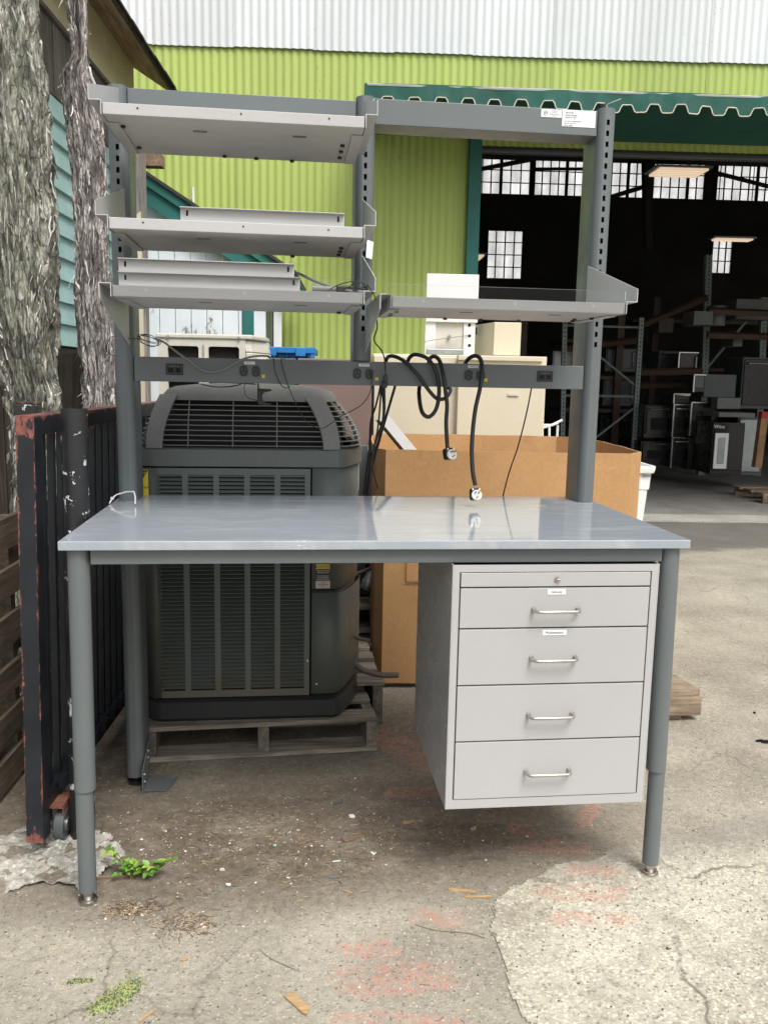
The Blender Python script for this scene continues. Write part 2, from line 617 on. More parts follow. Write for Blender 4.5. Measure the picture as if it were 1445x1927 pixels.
def m_gate():
    m, nt, p = nodes('black_gate_paint_over_red_primer')
    v = pos(nt)
    n1 = nz(nt, pos(nt, (1, 1, 0.5)), 34, 7, 0.75)
    n2 = nz(nt, v, 9, 4)
    base = ramp(nt, n2, [(0.3, (0.006, 0.008, 0.012)), (0.7, (0.015, 0.019, 0.025))])
    red = ramp(nt, nz(nt, v, 50, 4), [(0.3, (0.12, 0.042, 0.034)), (0.7, (0.30, 0.105, 0.08))])
    tc = nd(nt, 'ShaderNodeTexCoord')
    so = nd(nt, 'ShaderNodeSeparateXYZ')
    nt.links.new(tc.outputs['Object'], so.inputs[0])

    def sm_(val, a, b):
        mr = nd(nt, 'ShaderNodeMapRange')
        mr.inputs['From Min'].default_value = a
        mr.inputs['From Max'].default_value = b
        nt.links.new(val, mr.inputs['Value'])
        return mr.outputs[0]
    nearx = sm_(mth(nt, 'ABSOLUTE', so.outputs[0]), .014, .024)
    neary = sm_(so.outputs[1], .010, -.005)
    e = mth(nt, 'MINIMUM', nearx, neary)
    e = mth(nt, 'MAXIMUM', e, mth(nt, 'MULTIPLY', neary, sm_(so.outputs[2], 1.12, 1.15)))
    e = mth(nt, 'MAXIMUM', e, sm_(so.outputs[2], 1.176, 1.196))
    e = mth(nt, 'MAXIMUM', e, mth(nt, 'MULTIPLY', neary, sm_(so.outputs[2], .14, .04)))
    k = mth(nt, 'ADD', mth(nt, 'MULTIPLY', e, 0.225), n1)
    c = mix(nt, ramp(nt, k, [(0.68, 0.0), (0.72, 1.0)]), base, red)
    c = mix(nt, ramp(nt, nz(nt, v, 60, 5, 0.7), [(0.70, 0.0), (0.73, 1.0)]), c, (0.5, 0.48, 0.42))
    nt.links.new(c, p.inputs['Base Color'])
    p.inputs['Roughness'].default_value = 0.45
    bump(nt, p, k, 0.4, 0.002)
    return m


M_['gate'] = m_gate()


def m_post():
    m, nt, p = nodes('chipped_black_post_paint')
    v = pos(nt)
    base = ramp(nt, nz(nt, v, 6, 4), [(0.3, (0.010, 0.011, 0.013)), (0.7, (0.024, 0.024, 0.026))])
    n1 = nz(nt, v, 26, 5, 0.62, 0.5)
    c = mix(nt, ramp(nt, n1, [(0.612, 0.0), (0.620, 1.0)]), base, (0.55, 0.58, 0.60))
    nt.links.new(c, p.inputs['Base Color'])
    p.inputs['Roughness'].default_value = 0.38
    bump(nt, p, n1, 0.2, 0.002)
    return m


M_['post'] = m_post()


def m_corr(name, col, stain=(0.10, 0.11, 0.03), w=0.35):
    m, nt, p = nodes(name)
    v = pos(nt, (1, 1, 0.25))
    oi = nd(nt, 'ShaderNodeObjectInfo')
    c = ramp(nt, nz(nt, v, 2.0, 5), [(0.3, tuple(x * 0.88 for x in col)), (0.7, col)])
    c = mix(nt, 1.0, c, ramp(nt, oi.outputs['Random'], [(0, 0.93), (1, 1.04)]), 'MULTIPLY')
    c = mix(nt, ramp(nt, nz(nt, v, 14, 7, 0.7), [(0.62, 0.0), (0.78, w)]), c, stain)
    spk = nz(nt, pos(nt, (1, 1, 0.6)), 40, 3, 0.6)
    pat = nz(nt, pos(nt), 1.3, 3)
    c = mix(nt, mth(nt, 'MULTIPLY', ramp(nt, spk, [(0.66, 0), (0.70, 1)]), ramp(nt, pat, [(0.5, 0), (0.62, 0.8)])), c, stain)
    nt.links.new(c, p.inputs['Base Color'])
    p.inputs['Roughness'].default_value = 0.55
    return m


M_['lime'] = m_corr('lime_green_corrugated_paint', (0.395, 0.495, 0.125))
M_['wcorr'] = m_corr('white_corrugated_paint', (0.66, 0.69, 0.70), (0.35, 0.37, 0.36), 0.3)


def m_whiteboards():
    m, nt, p = nodes('peeling_white_board_paint')
    v = pos(nt, (1, 1, 0.35))
    n = nz(nt, v, 9, 8, 0.75)
    big = nz(nt, pos(nt), 1.6, 2)
    k = mth(nt, 'ADD', n, mth(nt, 'MULTIPLY', big, 0.3))
    c = ramp(nt, nz(nt, pos(nt), 5, 3), [(0.3, (0.68, 0.74, 0.78)), (0.7, (0.78, 0.83, 0.86))])
    c = mix(nt, ramp(nt, k, [(0.75, 0.0), (0.80, 1.0)]), c, (0.20, 0.15, 0.12))
    nt.links.new(c, p.inputs['Base Color'])
    p.inputs['Roughness'].default_value = 0.8
    return m


M_['wboards'] = m_whiteboards()


def m_bark(name, a, b, c_):
    m, nt, p = nodes(name)
    v = pos(nt, (1, 1, 0.20))
    n = nz(nt, v, 20, 9, 0.78, 1.2)
    wv = nd(nt, 'ShaderNodeVectorMath', operation='ADD')
    nn_ = nd(nt, 'ShaderNodeTexNoise')
    nn_.inputs['Scale'].default_value = 14
    nn_.inputs['Detail'].default_value = 5
    nt.links.new(pos(nt), nn_.inputs['Vector'])
    ns_ = nd(nt, 'ShaderNodeVectorMath', operation='SCALE')
    ns_.inputs['Scale'].default_value = 0.045
    nt.links.new(nn_.outputs['Color'], ns_.inputs[0])
    nt.links.new(pos(nt, (1, 1, 0.30)), wv.inputs[0])
    nt.links.new(ns_.outputs[0], wv.inputs[1])
    vf = nd(nt, 'ShaderNodeTexVoronoi')
    vf.inputs['Scale'].default_value = 24
    nt.links.new(wv.outputs[0], vf.inputs['Vector'])
    ve = nd(nt, 'ShaderNodeTexVoronoi', feature='DISTANCE_TO_EDGE')
    ve.inputs['Scale'].default_value = 24
    nt.links.new(wv.outputs[0], ve.inputs['Vector'])
    vs_ = nd(nt, 'ShaderNodeSeparateColor')
    nt.links.new(vf.outputs['Color'], vs_.inputs[0])
    n2 = nz(nt, pos(nt, (1, 1, 0.22)), 95, 6, 0.75, 0.8)
    n4 = nz(nt, pos(nt, (1, 1, 0.35)), 9, 4, 0.6, 0.6)
    c = ramp(nt, n, [(0.36, a), (0.47, b), (0.56, c_), (0.62, tuple(x * .55 for x in b)), (0.72, c_)])  # bark tones, with pale highlights and dark crevices put into the colour
    c = mix(nt, 0.8, c, ramp(nt, n2, [(0.36, 0.30), (0.50, 0.95), (0.60, 1.6)]), 'MULTIPLY')
    c = mix(nt, ramp(nt, n4, [(0.52, 0.0), (0.60, 0.75)]), c, mix(nt, 1.0, a, ramp(nt, n2, [(0.35, 0.4), (0.6, 1.3)]), 'MULTIPLY'))
    c = mix(nt, 0.9, c, ramp(nt, vs_.outputs[0], [(0, 0.62), (0.5, 0.95), (1, 1.35)]), 'MULTIPLY')
    c = mix(nt, ramp(nt, ve.outputs['Distance'], [(0.0, 0.85), (0.07, 0.0)]), c, tuple(x * .35 for x in a))
    nt.links.new(c, p.inputs['Base Color'])
    p.inputs['Roughness'].default_value = 0.95
    bn = bump(nt, p, n, 1.0, 0.03)
    bump(nt, p, n2, 1.0, 0.010, bn)
    return m


M_['bark1'] = m_bark('green_grey_shaggy_bark', (0.17, 0.175, 0.14), (0.40, 0.41, 0.32), (0.74, 0.73, 0.66))
M_['bark2'] = m_bark('pink_grey_shaggy_bark', (0.26, 0.215, 0.205), (0.56, 0.51, 0.49), (0.85, 0.82, 0.80))


def m_leaf():
    m, nt, p = nodes('weed_leaf')
    oi = nd(nt, 'ShaderNodeObjectInfo')
    c = ramp(nt, oi.outputs['Random'], [(0, (0.09, 0.22, 0.03)), (0.6, (0.17, 0.36, 0.06)), (1, (0.38, 0.48, 0.09))])
    c = mix(nt, 0.5, c, ramp(nt, nz(nt, pos(nt), 120, 3), [(0.3, 0.7), (0.7, 1.1)]), 'MULTIPLY')
    nt.links.new(c, p.inputs['Base Color'])
    p.inputs['Roughness'].default_value = 0.45
    p.inputs['Transmission Weight'].default_value = 0.0
    return m


M_['leaf'] = m_leaf()
M_['moss'] = paint('pale_green_moss', (0.27, 0.31, 0.13), 0.9, 0, 0.35, 30, 120)
M_['drygrass'] = paint('dry_litter', (0.42, 0.30, 0.16), 0.9, 0, 0.4, 30, 120)
M_['stem'] = paint('weed_stem', (0.16, 0.12, 0.04), 0.7)


def ground_mat(name, c_lo, c_hi, c_stone, dirt=True, marks=None, stone=0.5, vs=150, dark_far=False, st=(0.06, 0.055, 0.05), seams=False, blend=False, ck=0.45, ckt=0.50):
    m, nt, p = nodes(name)
    v = pos(nt)
    g = nd(nt, 'ShaderNodeNewGeometry')
    sep = nd(nt, 'ShaderNodeSeparateXYZ')
    nt.links.new(g.outputs['Position'], sep.inputs[0])
    X, Yy = sep.outputs[0], sep.outputs[1]
    n1 = nz(nt, v, 2.2, 7, 0.6)
    n2 = nz(nt, v, 45, 6, 0.7)
    n3 = nz(nt, v, 300, 3, 0.6)
    c = ramp(nt, n1, [(0.32, c_lo), (0.68, c_hi)])
    c = mix(nt, 0.7, c, ramp(nt, n2, [(0.3, 0.62), (0.7, 1.22)]), 'MULTIPLY')
    c = mix(nt, 0.6, c, ramp(nt, n3, [(0.3, 0.6), (0.7, 1.3)]), 'MULTIPLY')
    nw = nd(nt, 'ShaderNodeTexNoise')
    nw.inputs['Scale'].default_value = vs * 1.3
    nw.inputs['Detail'].default_value = 3
    nt.links.new(v, nw.inputs['Vector'])
    sw = nd(nt, 'ShaderNodeVectorMath', operation='SCALE')
    sw.inputs['Scale'].default_value = 0.9 / vs
    nt.links.new(nw.outputs['Color'], sw.inputs[0])
    aw_ = nd(nt, 'ShaderNodeVectorMath', operation='ADD')
    nt.links.new(v, aw_.inputs[0])
    nt.links.new(sw.outputs[0], aw_.inputs[1])
    vo = nd(nt, 'ShaderNodeTexVoronoi')
    vo.inputs['Scale'].default_value = vs
    nt.links.new(aw_.outputs[0], vo.inputs['Vector'])
    sepc = nd(nt, 'ShaderNodeSeparateColor')
    nt.links.new(vo.outputs['Color'], sepc.inputs[0])
    inside = ramp(nt, vo.outputs['Distance'], [(0.35, 1.0), (0.60, 0.0)])
    pick = ramp(nt, sepc.outputs[0], [(1 - stone, 0.0), (1 - stone + 0.02, 1.0)])
    sm = mth(nt, 'MULTIPLY', inside, pick)
    sm = mth(nt, 'MULTIPLY', sm, 0.65)
    scol = ramp(nt, sepc.outputs[1], [(0.0, st), (0.25, c_lo), (0.6, c_stone), (1.0, tuple(min(1, x * 1.3) for x in c_stone))])
    c = mix(nt, sm, c, scol)
    # bright specks
    vo2 = nd(nt, 'ShaderNodeTexVoronoi')
    vo2.inputs['Scale'].default_value = 60
    nt.links.new(v, vo2.inputs['Vector'])
    s2 = nd(nt, 'ShaderNodeSeparateColor')
    nt.links.new(vo2.outputs['Color'], s2.inputs[0])
    sp = mth(nt, 'MULTIPLY', ramp(nt, vo2.outputs['Distance'], [(0.10, 1.0), (0.16, 0.0)]), ramp(nt, s2.outputs[2], [(0.93, 0), (0.94, 0.55)]))
    c = mix(nt, sp, c, (0.62, 0.60, 0.54))
    # wandering cracks
    cr = nd(nt, 'ShaderNodeTexVoronoi', feature='DISTANCE_TO_EDGE')
    cr.inputs['Scale'].default_value = 1.1
    wv = nd(nt, 'ShaderNodeVectorMath', operation='ADD')
    nzc = nd(nt, 'ShaderNodeTexNoise')
    nzc.inputs['Scale'].default_value = 5
    nzc.inputs['Detail'].default_value = 8
    nt.links.new(v, nzc.inputs['Vector'])
    vm = nd(nt, 'ShaderNodeVectorMath', operation='SCALE')
    vm.inputs['Scale'].default_value = 0.16
    nt.links.new(nzc.outputs['Color'], vm.inputs[0])
    nt.links.new(v, wv.inputs[0])
    nt.links.new(vm.outputs[0], wv.inputs[1])
    nt.links.new(wv.outputs[0], cr.inputs['Vector'])
    crk = mth(nt, 'MULTIPLY', ramp(nt, cr.outputs['Distance'], [(0.0008, 1.0), (0.0045 + (0.002 if blend else 0), 0.0)]), ramp(nt, nz(nt, v, 1.7, 2), [(ckt, 0), (ckt + .12, ck)]))
    c = mix(nt, crk, c, (0.06, 0.05, 0.04))

    wob1 = mth(nt, 'MULTIPLY', mth(nt, 'SUBTRACT', nz(nt, v, 18, 4), 0.5), 0.075)
    wob2 = mth(nt, 'MULTIPLY', mth(nt, 'SUBTRACT', nz(nt, pos(nt, (1.1, .9, 1)), 15, 4), 0.5), 0.075)

    def ell(cx, cy, rx, ry, rot=0.0, soft=0.5):
        ax = mth(nt, 'ADD', mth(nt, 'SUBTRACT', X, cx), wob1)
        ay = mth(nt, 'ADD', mth(nt, 'SUBTRACT', Yy, cy), wob2)
        ca, sa = cos(rot), sin(rot)
        px_ = mth(nt, 'ADD', mth(nt, 'MULTIPLY', ax, ca / rx), mth(nt, 'MULTIPLY', ay, sa / rx))
        py_ = mth(nt, 'ADD', mth(nt, 'MULTIPLY', ax, -sa / ry), mth(nt, 'MULTIPLY', ay, ca / ry))
        # box-like: fourth powers
        q = mth(nt, 'ADD', mth(nt, 'POWER', mth(nt, 'ABSOLUTE', px_), 3.0), mth(nt, 'POWER', mth(nt, 'ABSOLUTE', py_), 3.0))
        return ramp(nt, q, [(1 - soft, 1.0), (1.0, 0.0)])
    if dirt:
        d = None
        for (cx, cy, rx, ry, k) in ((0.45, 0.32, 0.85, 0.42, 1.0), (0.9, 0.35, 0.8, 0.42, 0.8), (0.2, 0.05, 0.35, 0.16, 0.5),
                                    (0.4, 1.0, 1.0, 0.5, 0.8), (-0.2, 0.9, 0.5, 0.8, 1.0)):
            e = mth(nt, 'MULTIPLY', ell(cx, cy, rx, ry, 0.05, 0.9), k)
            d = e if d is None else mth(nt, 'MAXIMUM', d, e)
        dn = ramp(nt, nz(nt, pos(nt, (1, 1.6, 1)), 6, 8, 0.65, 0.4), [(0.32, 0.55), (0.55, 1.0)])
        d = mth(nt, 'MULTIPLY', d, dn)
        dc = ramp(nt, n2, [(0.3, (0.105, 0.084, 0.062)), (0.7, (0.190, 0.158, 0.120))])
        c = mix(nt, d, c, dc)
    if blend:
        # stained hollows and a dirty rim
        c = mix(nt, ramp(nt, nz(nt, v, 6, 8, 0.72, .6), [(0.50, 0.0), (0.68, 0.55)]), c, (0.25, 0.225, 0.18))
        c = mix(nt, ramp(nt, nz(nt, v, 34, 6, 0.8), [(0.56, 0.0), (0.66, 0.7)]), c, (0.20, 0.19, 0.165))
        kb = mth(nt, 'ADD', mth(nt, 'SUBTRACT', Yy, mth(nt, 'MULTIPLY', X, 0.10)), mth(nt, 'MULTIPLY', nz(nt, v, 9, 6, 0.7), 0.30))
        ac_ = mix(nt, 0.7, ramp(nt, n1, [(0.3, (0.23, 0.21, 0.18)), (0.7, (0.36, 0.335, 0.285))]), ramp(nt, n2, [(0.3, 0.62), (0.7, 1.22)]), 'MULTIPLY')
        c = mix(nt, ramp(nt, kb, [(0.02, 0.0), (0.16, 0.85)]), c, ac_)
    if dark_far:
        # newer, darker asphalt by the warehouse door, with a noisy edge
        ky = mth(nt, 'ADD', mth(nt, 'ADD', mth(nt, 'MULTIPLY', Yy, 1.0), mth(nt, 'MULTIPLY', X, -0.22)), mth(nt, 'MULTIPLY', n1, 0.8))
        c = mix(nt, ramp(nt, mth(nt, 'MULTIPLY', ky, 0.1), [(0.385, 0.0), (0.40, 0.75)]), c, (0.088, 0.086, 0.083))
    if marks:
        mk = None
        for (cx, cy, rx, ry, rot) in marks:
            e = ell(cx, cy, rx, ry, rot)
            mk = e if mk is None else mth(nt, 'MAXIMUM', mk, e)
        wear = ramp(nt, nz(nt, v, 95, 7, 0.8), [(0.45, 0.0), (0.56, 0.68)])
        wear = mth(nt, 'MULTIPLY', wear, ramp(nt, nz(nt, v, 22, 5, 0.6), [(0.38, 0.15), (0.55, 1.0)]))
        c = mix(nt, mth(nt, 'MULTIPLY', mk, wear), c, (0.56, 0.235, 0.18))
    nt.links.new(c, p.inputs['Base Color'])
    p.inputs['Roughness'].default_value = 0.92
    p.inputs['Specular IOR Level'].default_value = 0.3
    hgt = mth(nt, 'ADD', mth(nt, 'MULTIPLY', n2, 1.0), mth(nt, 'MULTIPLY', sm, 0.5))
    hgt = mth(nt, 'SUBTRACT', hgt, mth(nt, 'MULTIPLY', crk, 0.8))
    hgt = mth(nt, 'ADD', hgt, mth(nt, 'MULTIPLY', n3, 0.5))
    bump(nt, p, hgt, 0.8, 0.004)
    return m


def mark(px0, py0, px1, py1, rot=0.0):
    a, b = gd(px0, (py0 + py1) / 2), gd(px1, (py0 + py1) / 2)
    t, u = gd((px0 + px1) / 2, py0), gd((px0 + px1) / 2, py1)
    return (round((a.x + b.x) / 2, 3), round((t.y + u.y) / 2, 3), round((b - a).length / 2, 3), round((t - u).length / 2 * 1.25, 3), rot - 0.117)


MARKS = [mark(628, 1768, 765, 1800), mark(615, 1812, 870, 1868, 0.15), mark(620, 1905, 900, 1950), mark(1005, 1668, 1190, 1694),
         mark(1010, 1718, 1200, 1742), mark(955, 1548, 1010, 1572), mark(960, 1580, 1110, 1604), mark(1085, 1505, 1125, 1560, -0.5),
         mark(720, 1370, 800, 1450, 0.6), mark(720, 1480, 830, 1500), mark(1060, 1630, 1170, 1650), mark(770, 1710, 880, 1740)]
M_['asphalt'] = ground_mat('worn_asphalt', (0.265, 0.240, 0.192), (0.435, 0.402, 0.325), (0.46, 0.43, 0.355), marks=MARKS, dark_far=True, stone=0.30)
M_['patch'] = ground_mat('exposed_aggregate_concrete', (0.40, 0.370, 0.290), (0.60, 0.565, 0.46), (0.64, 0.605, 0.50), dirt=False, marks=MARKS,
                         stone=0.75, vs=110, st=(0.10, 0.10, 0.095), blend=True, ck=0.7, ckt=0.40)
M_['lump'] = ground_mat('rough_broken_concrete', (0.30, 0.285, 0.25), (0.54, 0.52, 0.46), (0.58, 0.56, 0.50), dirt=False, stone=0.75, vs=90, st=(0.07, 0.065, 0.06), ck=.7, ckt=.4)
M_['slab'] = ground_mat('warehouse_concrete', (0.20, 0.195, 0.18), (0.30, 0.29, 0.27), (0.32, 0.31, 0.29), dirt=False, stone=0.1)
M_['apron'] = ground_mat('pale_concrete_apron', (0.34, 0.33, 0.30), (0.46, 0.45, 0.41), (0.45, 0.44, 0.41), dirt=False, stone=0.2)

# ================================================================== ground
def hgt(x, y):
    r = max(abs(x - 1.0), abs(y - 1.0))
    k = max(0.0, min(1.0, (5.0 - r) / 2.0))
    if k == 0:
        return 0.0
    n = noise.fractal(Vector((x * 2.3, y * 2.3, 3.1)), 1.0, 2.0, 4)
    n2 = noise.noise(Vector((x * 28, y * 28, 1.7)))
    return k * (0.0035 * n + 0.0012 * n2) - 0.002


def grid_mesh(name, xs, ys, mat, keep=None, dz=0.0, rough=0.0):
    nx, ny = len(xs), len(ys)
    vs = [(x, y, hgt(x, y) + dz + (rough * max(-.4, noise.fractal(Vector((x * 16, y * 16, 5.0)), .8, 2, 4)) if rough else 0)) for y in ys for x in xs]
    fs = []
    for j in range(ny - 1):
        for i in range(nx - 1):
            if keep and not keep((xs[i] + xs[i + 1]) / 2, (ys[j] + ys[j + 1]) / 2):
                continue
            fs.append((j * nx + i, j * nx + i + 1, (j + 1) * nx + i + 1, (j + 1) * nx + i))
    if keep:
        used = sorted({i for f in fs for i in f})
        mp = {k: n for n, k in enumerate(used)}
        vs = [vs[k] for k in used]
        fs = [tuple(mp[i] for i in f) for f in fs]
    me = bpy.data.meshes.new(name)
    me.from_pydata(vs, [], fs)
    me.materials.append(mat)
    me.polygons.foreach_set('use_smooth', [True] * len(me.polygons))
    o = bpy.data.objects.new(name, me)
    COL.objects.link(o)
    return o


def axis(lo, hi, step, far):
    a = []
    t = lo
    while t < hi + 1e-6:
        a.append(t)
        t += step
    s, t = step, lo
    pre = []
    while t > -far:
        s *= 1.35
        t -= s
        pre.append(t)
    post = []
    s, t = step, hi
    while t < far:
        s *= 1.35
        t += s
        post.append(t)
    return pre[::-1] + a + post


struct(grid_mesh('ground', axis(-1.2, 3.2, 0.022, 150), axis(-1.4, 3.0, 0.022, 150), M_['asphalt']), 'worn brownish asphalt yard with faded red paint marks')


def in_poly(x, y, poly):
    c = False
    j = len(poly) - 1
    for i in range(len(poly)):
        xi, yi = poly[i]
        xj, yj = poly[j]
        if (yi > y) != (yj > y) and x < (xj - xi) * (y - yi) / (yj - yi) + xi:
            c = not c
        j = i
    return c


def arange(a, b, s):
    return [a + s * i for i in range(int((b - a) / s) + 1)]


PP = [gd(*q) for q in ((1000, 1927), (962, 1860), (938, 1800), (922, 1740), (926, 1708), (955, 1672), (1010, 1648), (1075, 1622), (1150, 1600),
                       (1235, 1578), (1330, 1556), (1445, 1528))]
poly1 = [(p.x, p.y) for p in PP] + [(3.2, 0.18), (3.2, -1.6), (1.35, -1.6)]


def keep1(x, y):
    w = noise.fractal(Vector((x * 7, y * 7, 0.3)), .8, 2, 5) * 0.020
    w2 = noise.fractal(Vector((x * 7, y * 7, 7.3)), .8, 2, 5) * 0.020
    return in_poly(x + w, y + w2, poly1)


struct(grid_mesh('concrete_patch', arange(0.95, 3.2, 0.0065), arange(-1.0, 0.35, 0.0065), M_['patch'], keep1, 0.003),
       'pale pebbly concrete patch in the near right corner')
PL = [gd(*q) for q in ((0, 1572), (60, 1552), (130, 1540), (190, 1566), (226, 1590), (232, 1612), (205, 1640), (160, 1668), (80, 1664), (0, 1684))]
poly2 = [(p.x, p.y) for p in PL] + [(-0.8, 0.02), (-0.8, 0.36)]


def keep2(x, y):
    w = noise.fractal(Vector((x * 14, y * 14, 2.3)), 1, 2, 4) * 0.018
    return in_poly(x + w, y + w, poly2)


struct(grid_mesh('concrete_footing', arange(-0.8, 0.15, 0.006), arange(-0.05, 0.5, 0.006), M_['lump'], keep2, 0.006, rough=.018),
       'broken pale concrete lump under the gate wheel')
o = MB().box((-2.2, 8.45, -0.1), (16, 22, 0.012)).build('warehouse_floor', M_['slab'])
o.matrix_world = MG
struct(o, 'smooth grey concrete floor inside the warehouse')
o = MB().box((-2.2, 8.02, -0.1), (16, 8.447, 0.010)).build('door_apron', M_['apron'])
o.matrix_world = MG
struct(o, 'pale concrete strip along the warehouse doorway')

# ================================================================== warehouse
WV = 8.0            # wall depth in the yard frame
DL = av(882, 600, WV)[0]     # left jamb of the doorway
DR = 8.6
DTOP = 3.40
wh = gthing('warehouse', 'big corrugated warehouse, lime green below and white above, with an open doorway', 'warehouse')


def sheet(name, u0, u1, z0, z1, mat, v=WV, per=0.070, amp=0.0060):
    n = int((u1 - u0) / per * 8)
    vs = []
    for i in range(n + 1):
        u = u0 + (u1 - u0) * i / n
        y = v + amp * cos(2 * pi * (u - u0) / per)
        vs += [(u, y, z0), (u, y, z1)]
    fs = [(2 * i, 2 * i + 2, 2 * i + 3, 2 * i + 1) for i in range(n)]
    me = bpy.data.meshes.new(name)
    me.from_pydata(vs, [], fs)
    me.materials.append(mat)
    me.polygons.foreach_set('use_smooth', [True] * n)
    o = bpy.data.objects.new(name, me)
    COL.objects.link(o)
    o.parent = wh
    return o


ZB = av(840, 103, WV)[2]
u = -6.0
k = 0
SW = 0.70
while u < 12.0:
    u1 = u + SW + 0.004
    off = 0.004 if k % 2 else 0.0
    if u1 <= DL + 0.02:
        sheet('wall_sheet', u, u1, 0, ZB + 0.05, M_['lime'], WV - off)
    elif u < DL:
        sheet('wall_sheet', u, DL - 0.002, 0, DTOP, M_['lime'], WV - off)
        sheet('wall_sheet', u, u1, DTOP, ZB + 0.05, M_['lime'], WV - off)
    elif u < DR:
        sheet('wall_sheet', u, u1, DTOP, ZB + 0.05, M_['lime'], WV - off)
    else:
        sheet('wall_sheet', u, u1, 0, ZB + 0.05, M_['lime'], WV - off)
    sheet('upper_wall_sheet', u, u1, ZB + random.uniform(-.006, .006), 8.0, M_['wcorr'], WV - 0.022 - off)
    u += SW
    k += 1
# shell behind the sheets
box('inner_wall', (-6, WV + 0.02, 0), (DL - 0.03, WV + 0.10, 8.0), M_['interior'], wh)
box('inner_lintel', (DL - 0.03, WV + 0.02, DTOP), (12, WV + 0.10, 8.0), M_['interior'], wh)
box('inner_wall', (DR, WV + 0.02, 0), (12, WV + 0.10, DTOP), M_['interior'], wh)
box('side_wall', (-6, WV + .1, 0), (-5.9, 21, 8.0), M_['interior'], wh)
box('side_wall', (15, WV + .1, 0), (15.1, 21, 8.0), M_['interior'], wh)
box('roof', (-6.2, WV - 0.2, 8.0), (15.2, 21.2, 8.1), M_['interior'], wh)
# roller door housing and header behind the lintel
hz = av(1100, 289, 8.2)[2]
box('door_header', (DL + 0.02, 8.12, hz - 0.035), (DR, 8.2, hz + 0.035), M_['appgrey'], wh, bevel=.01)
box('door_header', (DL + 0.02, 8.12, hz + 0.04), (DR, 8.2, hz + 0.15), M_['interior'], wh)
# teal door jamb
box('door_post', (DL - 0.055, WV - 0.10, 0.0), (DL + 0.055, WV - 0.015, 3.50), M_['teal'], wh, bevel=.004)

# far wall with windows: openings are left out of the wall strips
FV = 20.0
banks = []          # (u0, u1, z0, z1, columns, rows)


def bk(px0, px1, py0, py1, nc, nr):
    a = av(px0, (py0 + py1) / 2, FV)
    b = av(px1, (py0 + py1) / 2, FV)
    t = av((px0 + px1) / 2, py0, FV)
    c = av((px0 + px1) / 2, py1, FV)
    return (a[0], b[0], c[2], t[2], nc, nr)


clere = [bk(768, 856, 293, 360, 5, 3), bk(868, 998, 298, 366, 7, 3), bk(1004, 1112, 302, 370, 7, 3), bk(1134, 1212, 305, 373, 5, 3),
         bk(1227, 1326, 308, 376, 6, 3), bk(1346, 1470, 312, 380, 8, 3), bk(1490, 1610, 316, 384, 7, 3)]
ZL = min(b[2] for b in clere)
ZT = max(b[3] for b in clere)
clere = [(b[0], b[1], ZL, ZT, b[4], b[5]) for b in clere]
low = [bk(915, 983, 433, 526, 4, 4), bk(1337, 1377, 443, 516, 3, 3)]
# wall: below low windows, between, etc.
zl0 = min(b[2] for b in low)
zl1 = max(b[3] for b in low)
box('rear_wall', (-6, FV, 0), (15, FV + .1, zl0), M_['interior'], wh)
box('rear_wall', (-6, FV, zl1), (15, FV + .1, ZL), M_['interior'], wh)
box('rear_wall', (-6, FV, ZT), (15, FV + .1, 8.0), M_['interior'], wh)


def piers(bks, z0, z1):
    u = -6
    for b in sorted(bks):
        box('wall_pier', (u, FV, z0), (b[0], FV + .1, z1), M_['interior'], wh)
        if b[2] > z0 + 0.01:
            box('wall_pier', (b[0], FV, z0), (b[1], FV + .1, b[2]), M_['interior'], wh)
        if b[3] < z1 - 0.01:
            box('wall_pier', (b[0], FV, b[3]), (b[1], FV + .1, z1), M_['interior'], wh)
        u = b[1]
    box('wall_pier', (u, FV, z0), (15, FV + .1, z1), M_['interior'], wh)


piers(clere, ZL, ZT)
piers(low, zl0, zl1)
for b in clere + low:
    u0, u1, z0, z1, nc, nr = b
    f = MB()
    for i in range(nc + 1):
        uu = u0 + (u1 - u0) * i / nc
        w = 0.03 if i in (0, nc) else 0.013
        if b in clere and i == nc // 2 + 1:
            w = 0.035
        f.box((uu - w, FV - .03, z0), (uu + w, FV - 0.002, z1))
    for j in range(nr + 1):
        zz = z0 + (z1 - z0) * j / nr
        w = 0.025 if j in (0, nr) else 0.011
        f.box((u0, FV - .026, zz - w), (u1, FV - .006, zz + w))
    win = f.build('window', M_['darkin'], wh)
    pane0 = None
    for i in range(nc):
        for j in range(nr):
            pu = u0 + (u1 - u0) * i / nc
            pz = z0 + (z1 - z0) * j / nr
            if random.random() < 0.05 and b in clere:
                continue
            if pane0 is None:
                pane0 = MB().box((0.014, 0, 0.012), ((u1 - u0) / nc - 0.014, 0.006, (z1 - z0) / nr - 0.012)).build('pane', M_['pane'], win)
                pane0.matrix_local = Matrix.Translation((pu, FV + 0.01, pz))
            else:
                dup(pane0, win, Matrix.Translation((pu, FV + 0.01, pz)))
nb = gthing('neighbour_building', 'pale corrugated building seen bright through the far factory windows', 'building')
vs, fs = [], []
n = 700
for i in range(n + 1):
    uu = -14 + 48 * i / n
    vs += [(uu, 36 + .04 * cos(uu * 9.0), 0), (uu, 36 + .04 * cos(uu * 9.0), 15)]
MB().add(vs, [(2 * i, 2 * i + 2, 2 * i + 3, 2 * i + 1) for i in range(n)]).build('corrugated_wall', m_corr('bright_white_corrugated', (0.86, 0.87, 0.87), (0.5, 0.5, 0.5), .2), nb)
box('roof', (-14, 36.06, 14.9), (34, 46, 15.1), M_['wcorr'], nb)
